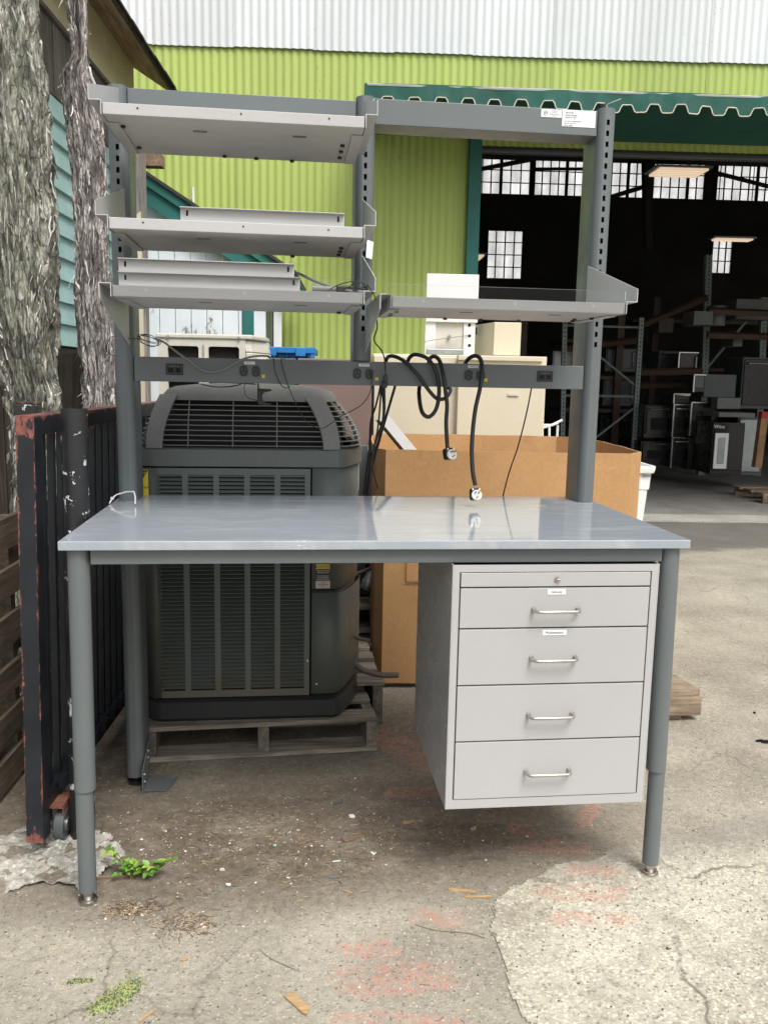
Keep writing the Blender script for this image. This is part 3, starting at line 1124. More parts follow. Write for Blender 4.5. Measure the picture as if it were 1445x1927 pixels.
# roof trusses crossing the clerestory
tr = MB()
for (a, b, r) in (((868, 325, 17), (1000, 300, 17), 0.05), ((1000, 318, 17), (1130, 318, 17), 0.035), ((1345, 325, 17), (1500, 365, 17), 0.05),
                  ((1120, 380, 17), (1215, 350, 17), 0.05), ((860, 288, 15), (1500, 306, 15), 0.10), ((1215, 290, 16), (1218, 470, 16), 0.09)):
    tr.tube([av(*a), av(*b)], r, 4)
tr.build('roof_truss', M_['interior'], wh)

# awning over the doorway
aw = gthing('awning', 'dark green canvas awning with a scalloped edge piped in cream over the warehouse doorway', 'awning')
AV = 7.0
a0 = av(686, 160, AV)
a1 = av(1445, 177, AV)
aU0, aZt = a0[0], (a0[2] + a1[2]) / 2
aU1 = 8.0
zs = av(1260, 215, AV)[2]         # lower lobes
per = 0.2085
ph = av(880, 190, AV)[0]
pts = []
n = int((aU1 - aU0) / per * 16)


def scal(u):
    t = ((u - ph) / per) % 1.0
    # flat-bottomed lobes with narrow arched notches
    s = 0.5 + 0.5 * cos(2 * pi * t)
    s = max(0, min(1, (s - 0.28) / 0.50))
    s = s * s * (3 - 2 * s)
    return zs + (0.062 + 0.008 * noise.noise(Vector((u * 2.1, 3, 1)))) * s + 0.006 * noise.noise(Vector((u * 1.3, 0, 4)))


vv = []
ff = []
for i in range(n + 1):
    uu = aU0 + (aU1 - aU0) * i / n
    zt = aZt + 0.004 * sin(uu * 3)
    wv_ = 0.012 * sin(uu * 7.0) + 0.006 * sin(uu * 19)
    zb_ = scal(uu)
    for t in (0, .33, .66, 1):
        vv.append((uu, AV + wv_ * (0.2 + t) - 0.015 * t, zt + (zb_ - zt) * t))
for i in range(n):
    for j in range(3):
        ff.append((4 * i + j, 4 * i + j + 1, 4 * i + j + 5, 4 * i + j + 4))
mb = MB().add(vv, ff)
val = mb.build('valance', M_['tealfab'], aw, smooth='all')
MB().tube([Vector(vv[4 * i + 3]) + Vector((0, -0.004, 0)) for i in range(n + 1)], 0.0045, 5).build('piping', M_['piping'], val)
vv = []
ff = []
n = 260
for i in range(n + 1):
    uu = aU0 + (aU1 - aU0) * i / n
    sag = 0.015 * sin(uu * 9)
    wv_ = 0.012 * sin(uu * 7.0) + 0.006 * sin(uu * 19)
    for (y, z) in ((AV + wv_ * .2, aZt + .004 * sin(uu * 3)), (AV + .35, aZt + .07 - sag * .6), (AV + .7, aZt + .13 - sag * .6), (WV - 0.03, aZt + .19)):
        vv.append((uu, y, z))
for i in range(n):
    for j in range(3):
        ff.append((4 * i + j, 4 * i + j + 1, 4 * i + j + 5, 4 * i + j + 4))
MB().add(vv, ff).build('canopy', M_['tealfab'], aw, smooth='all')
# inner skirt: hangs from the top bar back to the wall above the door
szl = DTOP + 0.06
MB().add([(aU0, AV + .02, aZt - .02), (aU1, AV + .02, aZt - .02), (aU1, WV - .03, szl), (aU0, WV - .03, szl)], [(0, 1, 2, 3)]).build('inner_skirt', M_['tealfab'], aw)
MB().add([(aU0, AV, aZt), (aU0, AV + .35, aZt + .07), (aU0, AV + .7, aZt + .13), (aU0, WV - .03, aZt + .19), (aU0, WV - .03, szl), (aU0, AV, aZt - .1)],
         [(0, 1, 2, 3, 4, 5)]).build('side_flap', M_['tealfab'], aw)
fr = MB()
fr.tube([(aU0 + .02, AV + .01, aZt - .01), (aU1, AV + .01, aZt - .01)], .014, 8)
for uu in (aU0 + .03, aU0 + 2.2, aU0 + 4.4, aU0 + 6.6):
    fr.tube([(uu, AV + .02, aZt - .03), (uu, WV - .03, aZt + .15)], .012, 6)
fr.build('frame', M_['galv'], aw)

# ================================================================== old shed on the left
sh = gthing('old_shed', 'old wooden shed with teal shingles and plywood eave behind the tree trunks', 'shed')
SU, S0, S1 = -1.72, 3.0, 6.9
NC = 11
for i in range(NC):
    z0 = 1.47 + i * 0.125
    mb = MB()
    mb.prism([Vector((SU - .02, S0, z0 - .004)), Vector((SU + .028, S0, z0 - .004)), Vector((SU + .004, S0, z0 + .124)), Vector((SU - .02, S0, z0 + .124))],
             Vector((0, S1 - S0, 0)))
    mb.build('shingle_course', M_['shingle'], sh)
box('wall_core', (SU - .2, S0, 0.0), (SU - .022, S1, 3.6), M_['darkin'], sh)
v = S0
while v < S1 - .05:
    w = random.uniform(.13, .19)
    box('siding_board', (SU - .02, v, 2.85), (SU + .006 + random.uniform(0, .006), min(S1, v + w - .008), 3.262), M_['siding'], sh)
    v += w
box('fascia_board', (SU - .02, S0, 3.266), (SU + .022, S1, 3.62), M_['tan'], sh)
box('drip_board', (SU + .0, S0, 3.240), (SU + .034, S1, 3.264), M_['siding'], sh)
v = S0
while v < S1 - .05:
    w = random.uniform(.16, .22)
    box('lower_board', (SU - .02, v, 0.0), (SU - .004 + random.uniform(0, .008), min(S1, v + w - .008), 1.455), M_['woodz'], sh)
    v += w
def eave(name, u0, u1, d0, d1, v0, v1, mat):
    zz_ = lambda u: 3.452 - (u + 1.44) * .62
    MB().prism([Vector((u0, v0, zz_(u0) + d0)), Vector((u1, v0, zz_(u1) + d0)), Vector((u1, v0, zz_(u1) + d1)), Vector((u0, v0, zz_(u0) + d1))], Vector((0, v1 - v0, 0))).build(name, mat, sh)


eave('eave_soffit', -3.6, -1.44, 0, .018, S0, S1 + .1, M_['ply'])
eave('eave_edge', -1.438, -1.415, -.004, .05, S0, S1 + .1, M_['woodz'])
v = S0
k = 0
while v < S1:
    w = random.uniform(.28, .36)
    eave('roof_shingle', -3.6, -1.395 + random.uniform(0, .03), .022 + .003 * (k % 2), .034 + .003 * (k % 2), v, v + w, M_['roofing'])
    v += w - .002
    k += 1
cbm = av(290, 304, 6.6)
box('corner_beam', (-1.7, 6.55, cbm[2] - .04), (av(308, 304, 6.6)[0], 6.65, cbm[2] + .04), M_['ply'], sh)

# ================================================================== weathered porch post and cream board
pp = gthing('porch_post', 'silvered wooden porch post left of the white shed', 'post')
a, b = av(249, 500, 6.0), av(273, 500, 6.0)
box('post', (a[0], 6.0, 0), (b[0], 6.1, 3.06), M_['woodzl'], pp, bevel=.004)
a2 = av(256, 500, 5.97), av(267, 500, 5.97)
cz0 = av(260, 397, 5.97)[2]
mb = MB()
mb.prism([Vector((a2[0][0] - .035, 5.975, 0)), Vector((a2[1][0], 5.975, 0)), Vector((a2[1][0], 5.975, cz0 - .05)), Vector((a2[1][0] + .0, 5.975, cz0)),
          Vector((a2[0][0] - .0, 5.975, cz0 - .03)), Vector((a2[0][0] - .035, 5.975, cz0))], Vector((0, .02, 0)))
mb.build('cream_cover_strip', M_['cream'], pp)

# ================================================================== white shed with teal gable
ws = gthing('white_shed', 'small white boarded shed with peeling paint and a teal gable', 'shed')
V6 = 6.6
wl, wr = -2.3, av(456, 560, V6)[0]
r1, r2 = Vector(av(275, 332, V6)), Vector(av(560, 522, V6))
sl = (r2.z - r1.z) / (r2.x - r1.x)


def rz(u):
    return r1.z + (u - r1.x) * sl


u = wl
while u < wr - .01:
    u2 = min(wr, u + .118)
    MB().prism([Vector((u + .003, V6, 0)), Vector((u2 - .003, V6, 0)), Vector((u2 - .003, V6, rz(u2) - .10)), Vector((u + .003, V6, rz(u) - .10))], Vector((0, .02, 0))).build(
        'wall_board', M_['wboards'], ws)
    u += .118
box('wall_core', (wl, V6 + .025, 0), (wr, V6 + 1.2, 1.9), M_['wboards'], ws)
uc = [av(x, 600, V6)[0] for x in (456, 478, 500, 515, 530)]
box('corner_trim', (uc[0] + .003, V6 - .01, 0), (uc[1] - .003, V6 + .05, rz(uc[1]) - .06), M_['teal'], ws)
box('side_board', (uc[1], V6 + .002, 0), (uc[2], V6 + .03, rz(uc[2]) - .05), M_['wboards'], ws)
for q in range(3):  # strips added for the dark gap, its shade put into their grey
    w = (uc[3] - uc[2]) / 3
    box('gap_shade_strip', (uc[2] + q * w + .004, V6 + .02, 0), (uc[2] + (q + 1) * w - .003, V6 + .05, rz(uc[3]) - .05), M_['appgrey'], ws)
box('door_jamb', (uc[3] + .002, V6 - .005, 0), (uc[4], V6 + .05, rz(uc[4]) - .05), M_['white'], ws)
ra = Vector((wl, V6 - .12, rz(wl)))
rb = Vector((r2.x, V6 - .12, rz(r2.x)))
for (dz0, dz1, y0, nm, mt) in ((0.0, -.07, .0, 'rake_moulding', 'teal'), (-.073, -.20, .025, 'rake_board', 'teal'), (0.03, .003, -.02, 'roof_edge', 'roofing')):
    MB().prism([ra + Vector((0, y0, dz1)), rb + Vector((0, y0, dz1)), rb + Vector((0, y0, dz0)), ra + Vector((0, y0, dz0))], Vector((0, 1.3 if nm == 'roof_edge' else .035, 0))).build(nm, M_[mt], ws)
MB().prism([ra + Vector((0, .03, -.004)), rb + Vector((0, .03, -.004)), rb + Vector((0, .03, -.02)), ra + Vector((0, .03, -.02))], Vector((0, 1.1, 0))).build('roof_deck', M_['teal'], ws)
# rafter tails under the low eave
for px in (497, 515, 532):
    u = av(px, 505, V6)[0]
    box('rafter_tail', (u, V6 - .08, rz(u) - .15), (u + .03, V6 + .2, rz(u) - .03), M_['teal'], ws)
an = gthing('pipe_bracket', 'white pipe bracket standing on the teal roof edge of the white shed', 'bracket')
b0 = av(363, 352, 6.9)
mb = MB()
zz = rz(b0[0])
mb.tube([(b0[0], 6.9, zz), (b0[0], 6.9, b0[2])], .012, 8)
mb.tube([(b0[0] - .10, 6.9, zz + .055), (b0[0], 6.9, zz + .055)], .010, 6)
mb.build('pipe', M_['white'], an, smooth=True)
mb = MB()
mb.box((b0[0] - .018, 6.885, zz + .045), (b0[0] - .002, 6.93, zz + .085))
mb.build('clamp', M_['galv'], an)

# ================================================================== board fence far left
fe = gthing('board_fence', 'dark brown board fence behind the big tree trunk and the gate', 'fence')
u = -2.4
while u < -1.36:
    w = random.uniform(.12, .16)
    h_ = 1.42 + random.uniform(-.03, .01)
    box('fence_board', (u, 4.15, 0), (u + w - .006, 4.17, h_), M_['woodz'], fe)
    u += w
box('fence_rail', (-2.4, 4.172, .4), (-1.36, 4.21, .49), M_['woodz'], fe)
box('fence_rail', (-2.4, 4.172, 1.1), (-1.36, 4.21, 1.19), M_['woodz'], fe)

# ================================================================== tree trunks
def trunk(name, label, v, edges, mat, seed, top=5.2, shag=0.03):
    """edges: (py, left px, right px) down the trunk, read at depth v"""
    ed = []
    for (py, l, r) in edges:
        a, b = av(l, py, v), av(r, py, v)
        ed.append(((a[0] + b[0]) / 2, (b[0] - a[0]) / 2, (a[2] + b[2]) / 2))
    ed.sort(key=lambda e: e[2])
    if ed[0][2] > 0:
        ed.insert(0, (ed[0][0], ed[0][1] * 1.25, -0.05))
    lx, lr, lz = ed[-1]
    ed.append((lx + (lx - ed[-3][0]) * 1.5, lr * 0.9, max(top, lz + .5)))
    t = gthing(name, label, 'tree')

    def prof(z):
        for a, b in zip(ed, ed[1:]):
            if a[2] <= z <= b[2]:
                k = (z - a[2]) / (b[2] - a[2])
                k2 = k * k * (3 - 2 * k)
                return a[0] + (b[0] - a[0]) * k2, a[1] + (b[1] - a[1]) * k2
        return ed[-1][0], ed[-1][1]
    zs_ = []
    z = -0.05
    while z < top:
        zs_.append(z)
        z += 0.016
    N = 150
    S = Vector((seed * 3.3, seed * 1.7, 0))
    secs = []

    def surf(a, z, extra=0.0):
        cx, r = prof(z)
        d = Vector((cos(a), sin(a), 0))
        tw = a + z * 0.25
        q = Vector((cos(tw) * 3.0, sin(tw) * 3.0, z * 0.9)) + S
        q2 = Vector((cos(tw) * 9.0, sin(tw) * 9.0, z * 2.2)) + S
        q3 = Vector((cos(tw) * 20.0, sin(tw) * 20.0, z * 7.0)) + S
        dd = noise.voronoi(Vector((cos(tw) * 4.6, sin(tw) * 4.6, z * 3.0 + .35 * noise.noise(q2))) + S)[0]
        plate = min(.22, dd[1] - dd[0]) / .22
        dd2 = noise.voronoi(Vector((cos(tw) * 12.0, sin(tw) * 12.0, z * 8.0)) + S)[0]
        plate2 = min(.25, dd2[1] - dd2[0]) / .25
        extra = extra + shag * (.42 * plate + .25 * plate2 - .35)
        f = r * (1 + 0.16 * noise.noise(q)) + shag * 0.6 * (abs(noise.noise(q2)) * 2 - .4) + shag * 0.30 * (1 - 2 * abs(noise.noise(q3))) + shag * .2 * noise.noise(q3 * 2.6)
        return Vector((cx, v, z)) + d * (f - 0.01 + extra)
    for z in zs_:
        secs.append([surf(2 * pi * i / N, z) for i in range(N)])
    MB().ring(secs).build('trunk', mat, t, smooth='all')
    # peeling strips of bark
    rnd = random.Random(seed)
    mb = MB()
    for i in range(2400):
        z = rnd.uniform(0.9, min(top, 4.6))
        a = rnd.uniform(-pi, 0.15) if rnd.random() < .93 else rnd.uniform(0, pi)
        L = rnd.uniform(.03, .17)
        w = rnd.uniform(.0005, .0018) * (2.4 if rnd.random() < .06 else 1)
        lean = rnd.gauss(0, .20)
        lift = rnd.uniform(-.001, .003) + (rnd.random() ** 14) * .035
        cx, r = prof(z)
        da = w / max(r, .05)
        k = 4
        vs = []
        for j in range(k + 1):
            s_ = j / k
            aa = a + lean * s_ * L / max(r, .05)
            ex = lift * (s_ ** 2) + 0.0012
            zz = z - L * s_ if rnd.random() < 2 else z
            ww = da * (1 - 0.75 * s_)
            vs.append(surf(aa - ww, zz, ex))
            vs.append(surf(aa + ww, zz, ex + .0004))
        mb.add(vs, [(2 * j, 2 * j + 1, 2 * j + 3, 2 * j + 2) for j in range(k)], rnd.choice((0, 0, 0, 1, 1, 2)))
    stuff(mb.build('peeling_bark', [mat, M_['strand_l'], M_['strand_d']], t))
    return t


M_['strand_l'] = paint('pale_bark_strand', (0.68, 0.65, 0.61), 0.9, 0, 0.25, 20, 90)
M_['strand_d'] = paint('dark_bark_strand', (0.16, 0.145, 0.125), 0.9, 0, 0.3, 20, 90)
trunk('shaggy_tree', 'thick shaggy green-grey tree trunk at the left edge behind the black gate', 3.5,
      [(-60, -62, 58), (60, -66, 66), (140, -58, 76), (240, -46, 88), (330, -36, 92), (430, -28, 100), (500, -20, 101), (600, -6, 99), (680, 4, 96), (740, 20, 106), (800, 34, 108), (950, 36, 108), (1200, 30, 112)],
      M_['bark1'], 4, shag=.036)
trunk('peeling_tree', 'slimmer pinkish-grey peeling tree trunk directly left of the workbench post', 3.9,
      [(-60, 116, 156), (0, 126, 160), (60, 136, 162), (110, 140, 164), (135, 124, 169), (200, 124, 184), (260, 131, 196), (330, 141, 199), (400, 144, 200), (500, 147, 203), (570, 146, 210), (640, 152, 214), (700, 160, 216), (780, 163, 218), (950, 158, 224), (1200, 150, 232)],
      M_['bark2'], 9, shag=.022)

# ================================================================== gate, posts
GA = 0.085
gate = thing('iron_gate', 'black steel picket gate with red primer showing through, running back behind the workbench', 'gate', (-0.160, 0.27, 0.0), -GA)
gate.rotation_euler = (0, .020, -GA)


def gbox(name, a, b, mtx=None, parent=gate, mat=None, edge=(0,)):
    """box with a subdivided front so that worn paint can sit along its edges"""
    o = MB().box(a, b, mtx).build(name, mat or M_['gate'], parent)
    me = o.data
    bm = bmesh.new()
    bm.from_mesh(me)
    # cut near the long edges of the front face
    x0, x1 = a[0], b[0]
    for xc in (x0 + .008, x1 - .011):
        r = bmesh.ops.bisect_plane(bm, geom=bm.verts[:] + bm.edges[:] + bm.faces[:], plane_co=(xc, 0, 0), plane_no=(1, 0, 0))
    lay = bm.verts.layers.float.new('edge')
    z = a[2]
    for vtx in bm.verts:
        vtx[lay] = 1.0 if (abs(vtx.co.x - x0) < 1e-4 or abs(vtx.co.x - x1) < 1e-4) else 0.0
    for zc in (b[2] - .10, b[2] - .07):
        bmesh.ops.bisect_plane(bm, geom=bm.verts[:] + bm.edges[:] + bm.faces[:], plane_co=(0, 0, zc), plane_no=(0, 0, 1))
    for vtx in bm.verts:
        if vtx.co.z > b[2] - .075:
            vtx[lay] = 1.0
    bm.to_mesh(me)
    bm.free()
    return o


gbox('end_stile', (-.023, -.005, .035), (.023, .048, 1.198))
rail = MB().box((-.022, .05, 1.148), (.022, 1.55, 1.198)).build('top_rail', M_['gate'], gate, bevel=.002)
ea = rail.data.attributes.new('edge', 'FLOAT', 'POINT')
for i, vtx in enumerate(rail.data.vertices):
    ea.data[i].value = 0.9 if vtx.co.z > 1.17 else 0.1
lowr = MB().box((-.022, .05, .10), (.022, 1.55, .155)).build('bottom_rail', M_['gate'], gate, bevel=.002)
far = MB().box((-.022, 1.5, .10), (.022, 1.55, 1.14)).build('far_stile', M_['gate'], gate, bevel=.002)
pk = MB().box((-.009, -.009, .157), (.009, .009, 1.146)).build('picket', M_['gate'], gate)
pk.matrix_local = Matrix.Translation((0, .105, 0))
for i in range(1, 19):
    dup(pk, gate, Matrix.Translation((0, .105 + i * .073, 0)))
# small stepped lugs along the bottom rail
for i in range(14):
    box('rail_lug', (.0225, .12 + i * .1, .13), (.040, .16 + i * .1, .165), M_['gate'], gate)
# caster
wz = gd(90, 1636)
w_ = MB().cyl((0.012, .0, 0.044), .044, .028, 'x', 28).build('wheel', M_['appgrey'], gate, smooth=True, bevel=.003)
w_.location = (.018, .085, 0)
h_ = MB().cyl((0.010, 0, .044), .020, .034, 'x', 16).build('hub', M_['zinc'], w_, smooth=True)
fk = MB()
fk.box((.003, .06, .044), (.007, .11, .115)).box((.052, .06, .044), (.056, .11, .105)).box((.003, .05, .106), (.056, .12, .112))
fk.prism([Vector((.020, .115, .075)), Vector((.058, .115, .055)), Vector((.066, .13, .105)), Vector((.03, .13, .112))], Vector((0, .02, 0)))
M_['rust'] = paint('rusty_red_iron', (0.26, 0.105, 0.07), 0.85, 0.2, 0.35, 20, 160, 0.2, 0.5)
fk.build('caster_fork', M_['rust'], gate)

gp = thing('round_gate_post', 'round black steel post with chipped white spots, left of the workbench table', 'post', (-.056, .36, 0))
gp.rotation_euler = (0, .015, 0)
mb = MB()
N = 40
mb.ring([[Vector((.0345 * cos(2 * pi * i / N), .0345 * sin(2 * pi * i / N), z)) for i in range(N)] for z in [k * .05 for k in range(25)] + [1.214]], cap=False)
mb.ring([[Vector((r * cos(2 * pi * i / N), r * sin(2 * pi * i / N), z)) for i in range(N)] for (r, z) in ((.0345, 1.214), (.031, 1.214), (.031, 1.12))], cap=False)
mb.cyl((0, 0, 1.10), .031, .015)
mb.build('post', M_['post'], gp, smooth=True)

sp = thing('square_gate_post', 'short square black steel post top behind the gate in front of the thick trunk', 'post', (-.318, .93, 0), .05)
MB().box((-.036, -.036, 0), (.036, .036, 1.205)).build('post', M_['post'], sp, bevel=.004)
MB().box((-.037, -.037, 1.206), (.037, .037, 1.211)).build('cap', M_['gate'], sp)

M_['woodrot'] = wood('brown_rotting_wood', (0.055, 0.042, 0.030), (0.235, 0.175, 0.120), 'y')
# pallet stood on edge, left of the gate
lp = gthing('leaning_pallet', 'weathered wooden pallet standing on its side at the left edge beside the gate', 'pallet', -1.075, 2.25, 0, 0.02)
zs_ = [.02, .16, .31, .46, .61, .76]
for i, z in enumerate(zs_):
    box('slat', (.0, -.25, z), (.016, .95, z + random.uniform(.088, .10)), M_['woodrot'], lp, Matrix.Rotation(random.uniform(-.01, .01), 4, 'X'))
for y in (-.02, .42, .86):
    box('stringer', (-.105, y, .0), (-.002, y + .038, .86), M_['woodrot'], lp)
for i in range(0, 6, 2):
    box('back_slat', (-.125, -.25, .02 + i * .15), (-.108, .95, .11 + i * .15), M_['woodrot'], lp)

# ================================================================== workbench
H = 0.9245
wb = thing('workbench', 'slate grey laboratory workbench with glossy top, tall slotted uprights and pale grey shelves', 'workbench')
MB().box((0, 0, H - .022), (1.524, .79, H)).build('tabletop', M_['top'], wb, bevel=.002)
mb = MB()
mb.box((.068, .018, .866), (1.46, .040, .9015))
mb.build('apron', M_['bench'], wb, bevel=.0015)
box('side_rail', (.03, .065, .866), (.055, .64, .9015), M_['bench'], wb, bevel=.0015)
box('side_rail', (1.475, .065, .866), (1.50, .64, .9015), M_['bench'], wb, bevel=.0015)
for (xt, xb) in ((.037, .030), (1.487, 1.497)):
    lg = MB()
    lg.ring([[Vector((xt + (xb - xt) * (1 - z / .9) + .0255 * cos(2 * pi * i / 32), .038 + .0255 * sin(2 * pi * i / 32), z)) for i in range(32)] for z in (.300, .9015)])
    leg = lg.build('leg', M_['bench'], wb, smooth=True)
    lg = MB()
    lg.ring([[Vector((xb + .0215 * cos(2 * pi * i / 32), .038 + .0215 * sin(2 * pi * i / 32), z)) for i in range(32)] for z in (.032, .305)])
    ex = lg.build('leg_extension', M_['bench'], leg, smooth=True)
    lg = MB()
    lg.cyl((xb, .038, .010), .012, .024, n=20).cyl((xb, .038, -.002), .0225, .009, n=28).cyl((xb, .038, .0072), .0195, .005, n=28)
    lg.build('levelling_foot', M_['steel'], leg, smooth=True)

UY0, UY1, UYC = .645, .785, .673


def upright(xc, z0, z1, s0, s1, slots=True):
    """bullet section post; a flat strip with real slot openings down its nose, s0..s1"""
    w = .028
    hw = .0095           # half width of strip
    a0_ = math.asin(hw / w)
    prof = []
    for i in range(15):
        a = a0_ + (pi / 2 - a0_) * i / 14
        prof.append((w * sin(a), UYC - w * cos(a)))
    prof += [(w, UY1 - .008), (w - .004, UY1), (-w + .004, UY1), (-w, UY1 - .008)]
    prof += [(-x, y) for x, y in [(w * sin(a0_ + (pi / 2 - a0_) * i / 14), UYC - w * cos(a0_ + (pi / 2 - a0_) * i / 14)) for i in range(14, -1, -1)]]
    vs, fs = [], []
    n = len(prof)
    for z in (z0, z1):
        vs += [(xc + x, y, z) for x, y in prof]
    fs = [(i, i + 1, n + i + 1, n + i) for i in range(n - 1)]
    o = MB().add(vs, fs).build('upright', M_['bench'], wb, smooth=True)
    ys = UYC - w * cos(a0_)
    xs = (-hw, -.0045, .0045, hw)
    rows = [(z0, False)]
    z = s0
    while slots and z + .034 < s1:
        rows.append((z, True))
        rows.append((z + .0155, False))
        z += .0315
    rows.append((z1, None))
    vs, fs = [], []
    for z, _ in rows:
        vs += [(xc + x, ys, z) for x in xs]
    for r in range(len(rows) - 1):
        for c in range(3):
            if rows[r][1] and c == 1:
                continue
            fs.append((4 * r + c, 4 * r + c + 1, 4 * r + c + 5, 4 * r + c + 4))
    MB().add(vs, fs).build('slotted_strip', M_['bench'], o)
    # caps and inner dark channel
    capz = MB()
    capz.add([(xc + x, y, z1) for x, y in prof], [tuple(range(n))])
    capz.add([(xc + x, y, z0) for x, y in prof], [tuple(range(n - 1, -1, -1))])
    capz.build('end_cap', M_['bench'], o)
    return o


ups = [upright(.040, .028, 2.118, 1.50, 2.112), upright(.752, 1.362, 2.126, 1.45, 2.115), upright(1.487, .028, 2.132, 1.42, 2.125)]
for xc in (.040, 1.487):
    MB().cyl((xc, .675, -.001), .024, .012, n=28).cyl((xc, .675, .010), .012, .02, n=16).build('levelling_foot', M_['blackpl'], wb, smooth=True)
for z in (.772, .742):
    MB().cyl((.040, UY0 - .0006, z + .03), .0035, .001, 'y', 12).build('bolt_hole', M_['dark'], wb)
# beams
box('upper_beam', (.069, .662, 2.046), (.723, .762, 2.114), M_['bench'], wb, bevel=.0015)
ub2 = box('upper_beam', (.781, .662, 2.052), (1.458, .762, 2.124), M_['bench'], wb, bevel=.0015)
pb = box('power_beam', (.069, .660, 1.287), (1.458, .760, 1.360), M_['bench'], wb, bevel=.0015)
# floor bracket on the left rear upright
fb = MB()
fb.prism([Vector((.074, .60, .004)), Vector((.148, .60, .004)), Vector((.170, .69, .004)), Vector((.074, .69, .004))], Vector((0, 0, .004)))
fb.prism([Vector((.071, .60, .004)), Vector((.071, .69, .004)), Vector((.071, .77, .085)), Vector((.071, .77, .125)), Vector((.071, .72, .115)), Vector((.071, .60, .068))], Vector((.003, 0, 0)))
fbo = fb.build('floor_bracket', M_['bench'], wb)
for (y, z) in ((.62, .052), (.62, .028), (.70, .095), (.70, .072)):
    MB().cyl((.0745, y, z), .0045, .004, 'x', 12).build('bolt', M_['zinc'], fbo, smooth=True)


def shelf(x0, x1, zb, y0=.238, y1=.60, holes=(), lip_tilt=0.0):
    s_ = MB().box((x0, y0, zb), (x1, y1, zb + .027)).build('shelf', M_['shelfm'], wb, bevel=.0015)
    for fx in (.13, .52, .86):
        x = x0 + (x1 - x0) * fx
        MB().cyl((x, y0 - .0010, zb + .017), .0022 if zb > 1.6 else .0042, .0012, 'y', 12).build('screw', M_['dark'] if zb > 1.6 else M_['zinc'], s_)
    for fx in (.32, .72):
        x = x0 + (x1 - x0) * fx
        MB().box((x, y0 + .10, zb - .0009), (x + .035, y0 + .116, zb - .0002)).build('slot', M_['appgrey'], s_)
    for (fx, fy) in holes:
        x = x0 + (x1 - x0) * fx
        y = y0 + (y1 - y0) * fy
        MB().cyl((x, y, zb - .006), .006, .0055, 'z', 10).build('clip', M_['blackpl'], s_)
    return s_


def bracket(sh_, xs_, side, zb, kind):
    """jogged end plate: side -1 on the left of its shelf, +1 on the right"""
    t = .0022
    xo = xs_ + side * .030
    zf = zb + .030
    b_ = MB()
    b_.prism([Vector((xs_ + side * .002, .234, zb - .001)), Vector((xs_ + side * .002, .612, zb - .001)), Vector((xs_ + side * .002, .612, zf)), Vector((xs_ + side * .002, .234, zf))],
             Vector((side * t, 0, 0)))
    xa, xb = sorted((xs_ + side * .002, xo + side * t))
    b_.box((xa, .234, zf), (xb, .612, zf + t))
    if kind == 'up':
        pl = [(.234, zf + t), (.234, zf + .034), (.628, zf + .143), (.628, zf + t)]
    elif kind == 'flat':
        pl = [(.234, zf + t), (.234, zf + .036), (.628, zf + .150), (.628, zf + t)]
    else:
        pl = [(.234, zf), (.234, zb - .006), (.628, zb - .105), (.628, zf)]
    b_.prism([Vector((xo, y, z)) for y, z in pl], Vector((side * t, 0, 0)))
    o = b_.build('bracket', M_['shelfm'], sh_)
    # turned-in bottom flange seen from below
    xa, xb = sorted((xs_ + side * .001, xs_ - side * .026))
    MB().box((xa, .30, zb - .0035), (xb, .59, zb - .0012)).build('bottom_flange', M_['shelfm'], sh_)
    return o


HL = ((.05, .25), (.06, .80), (.42, .93), (.56, .95), (.72, .97), (.93, .45), (.93, .62), (.93, .80))
s1 = shelf(.082, .712, 1.922, holes=HL)
bracket(s1, .082, -1, 1.922, 'flat')
bracket(s1, .712, 1, 1.922, 'flat')
s2 = shelf(.090, .712, 1.658, holes=HL[-4:])
bracket(s2, .090, -1, 1.658, 'up')
bracket(s2, .712, 1, 1.658, 'up')
s3 = shelf(.093, .714, 1.497, holes=HL[-1:])
bracket(s3, .093, -1, 1.497, 'down')
bracket(s3, .714, 1, 1.497, 'up')
s4 = shelf(.790, 1.411, 1.491, holes=((.03, .5), (.04, .7), (.32, .9), (.5, .93), (.68, .9), (.90, .6), (.92, .75), (.95, .45), (.04, .3)))
bracket(s4, .790, -1, 1.491, 'down')
bracket(s4, 1.411, 1, 1.491, 'up')
MB().box((.093, .2325, 1.4985), (.712, .2365, 1.556)).build('clear_guard', M_['clear'], s3)
MB().box((.776, .2325, 1.4925), (1.409, .2365, 1.548)).build('clear_guard', M_['clear'], s4)
# outlets, data ports, stickers on the power beam
YB = .660


def bx_px(px, py):
    p = at(px, py, YB)
    return p.x, p.z


rec = []
for (px, py) in ((459, 698), (482, 699), (672, 703), (695, 704), (881, 706), (904, 707)):
    x, z = bx_px(px, py)
    mb = MB()
    poly = []
    for i in range(24):
        a = 2 * pi * i / 24
        xx, zz = .0150 * cos(a), .0165 * sin(a)
        xx = max(-.0122, min(.0122, xx))
        poly.append(Vector((x + xx, YB - .0035, z + zz)))
    mb.prism(poly, Vector((0, .0033, 0)))
    o = mb.build('outlet', M_['blackpl'], pb)
    f = MB()
    f.box((x - .0062, YB - .0040, z + .001), (x - .0045, YB - .0036, z + .009)).box((x + .0042, YB - .0040, z + .001), (x + .0060, YB - .0036, z + .008))
    f.cyl((x, YB - .0040, z - .007), .0026, .0004, 'y', 12)
    f.build('socket_slots', M_['appgrey'], o)
for (px, py) in ((470, 683), (685, 687), (890, 690)):
    x, z = bx_px(px, py)
    o = box('circuit_label', (x - .016, YB - .0012, z - .0042), (x + .016, YB - .0002, z + .0042), M_['labelw'], pb)
    text('lettering', 'CIRCUIT 1A' if px < 600 else 'CIRCUIT 1B', .0060, Matrix.Translation((x, YB - .0014, z)) @ FRONT, M_['ink'], o, sx=.85)
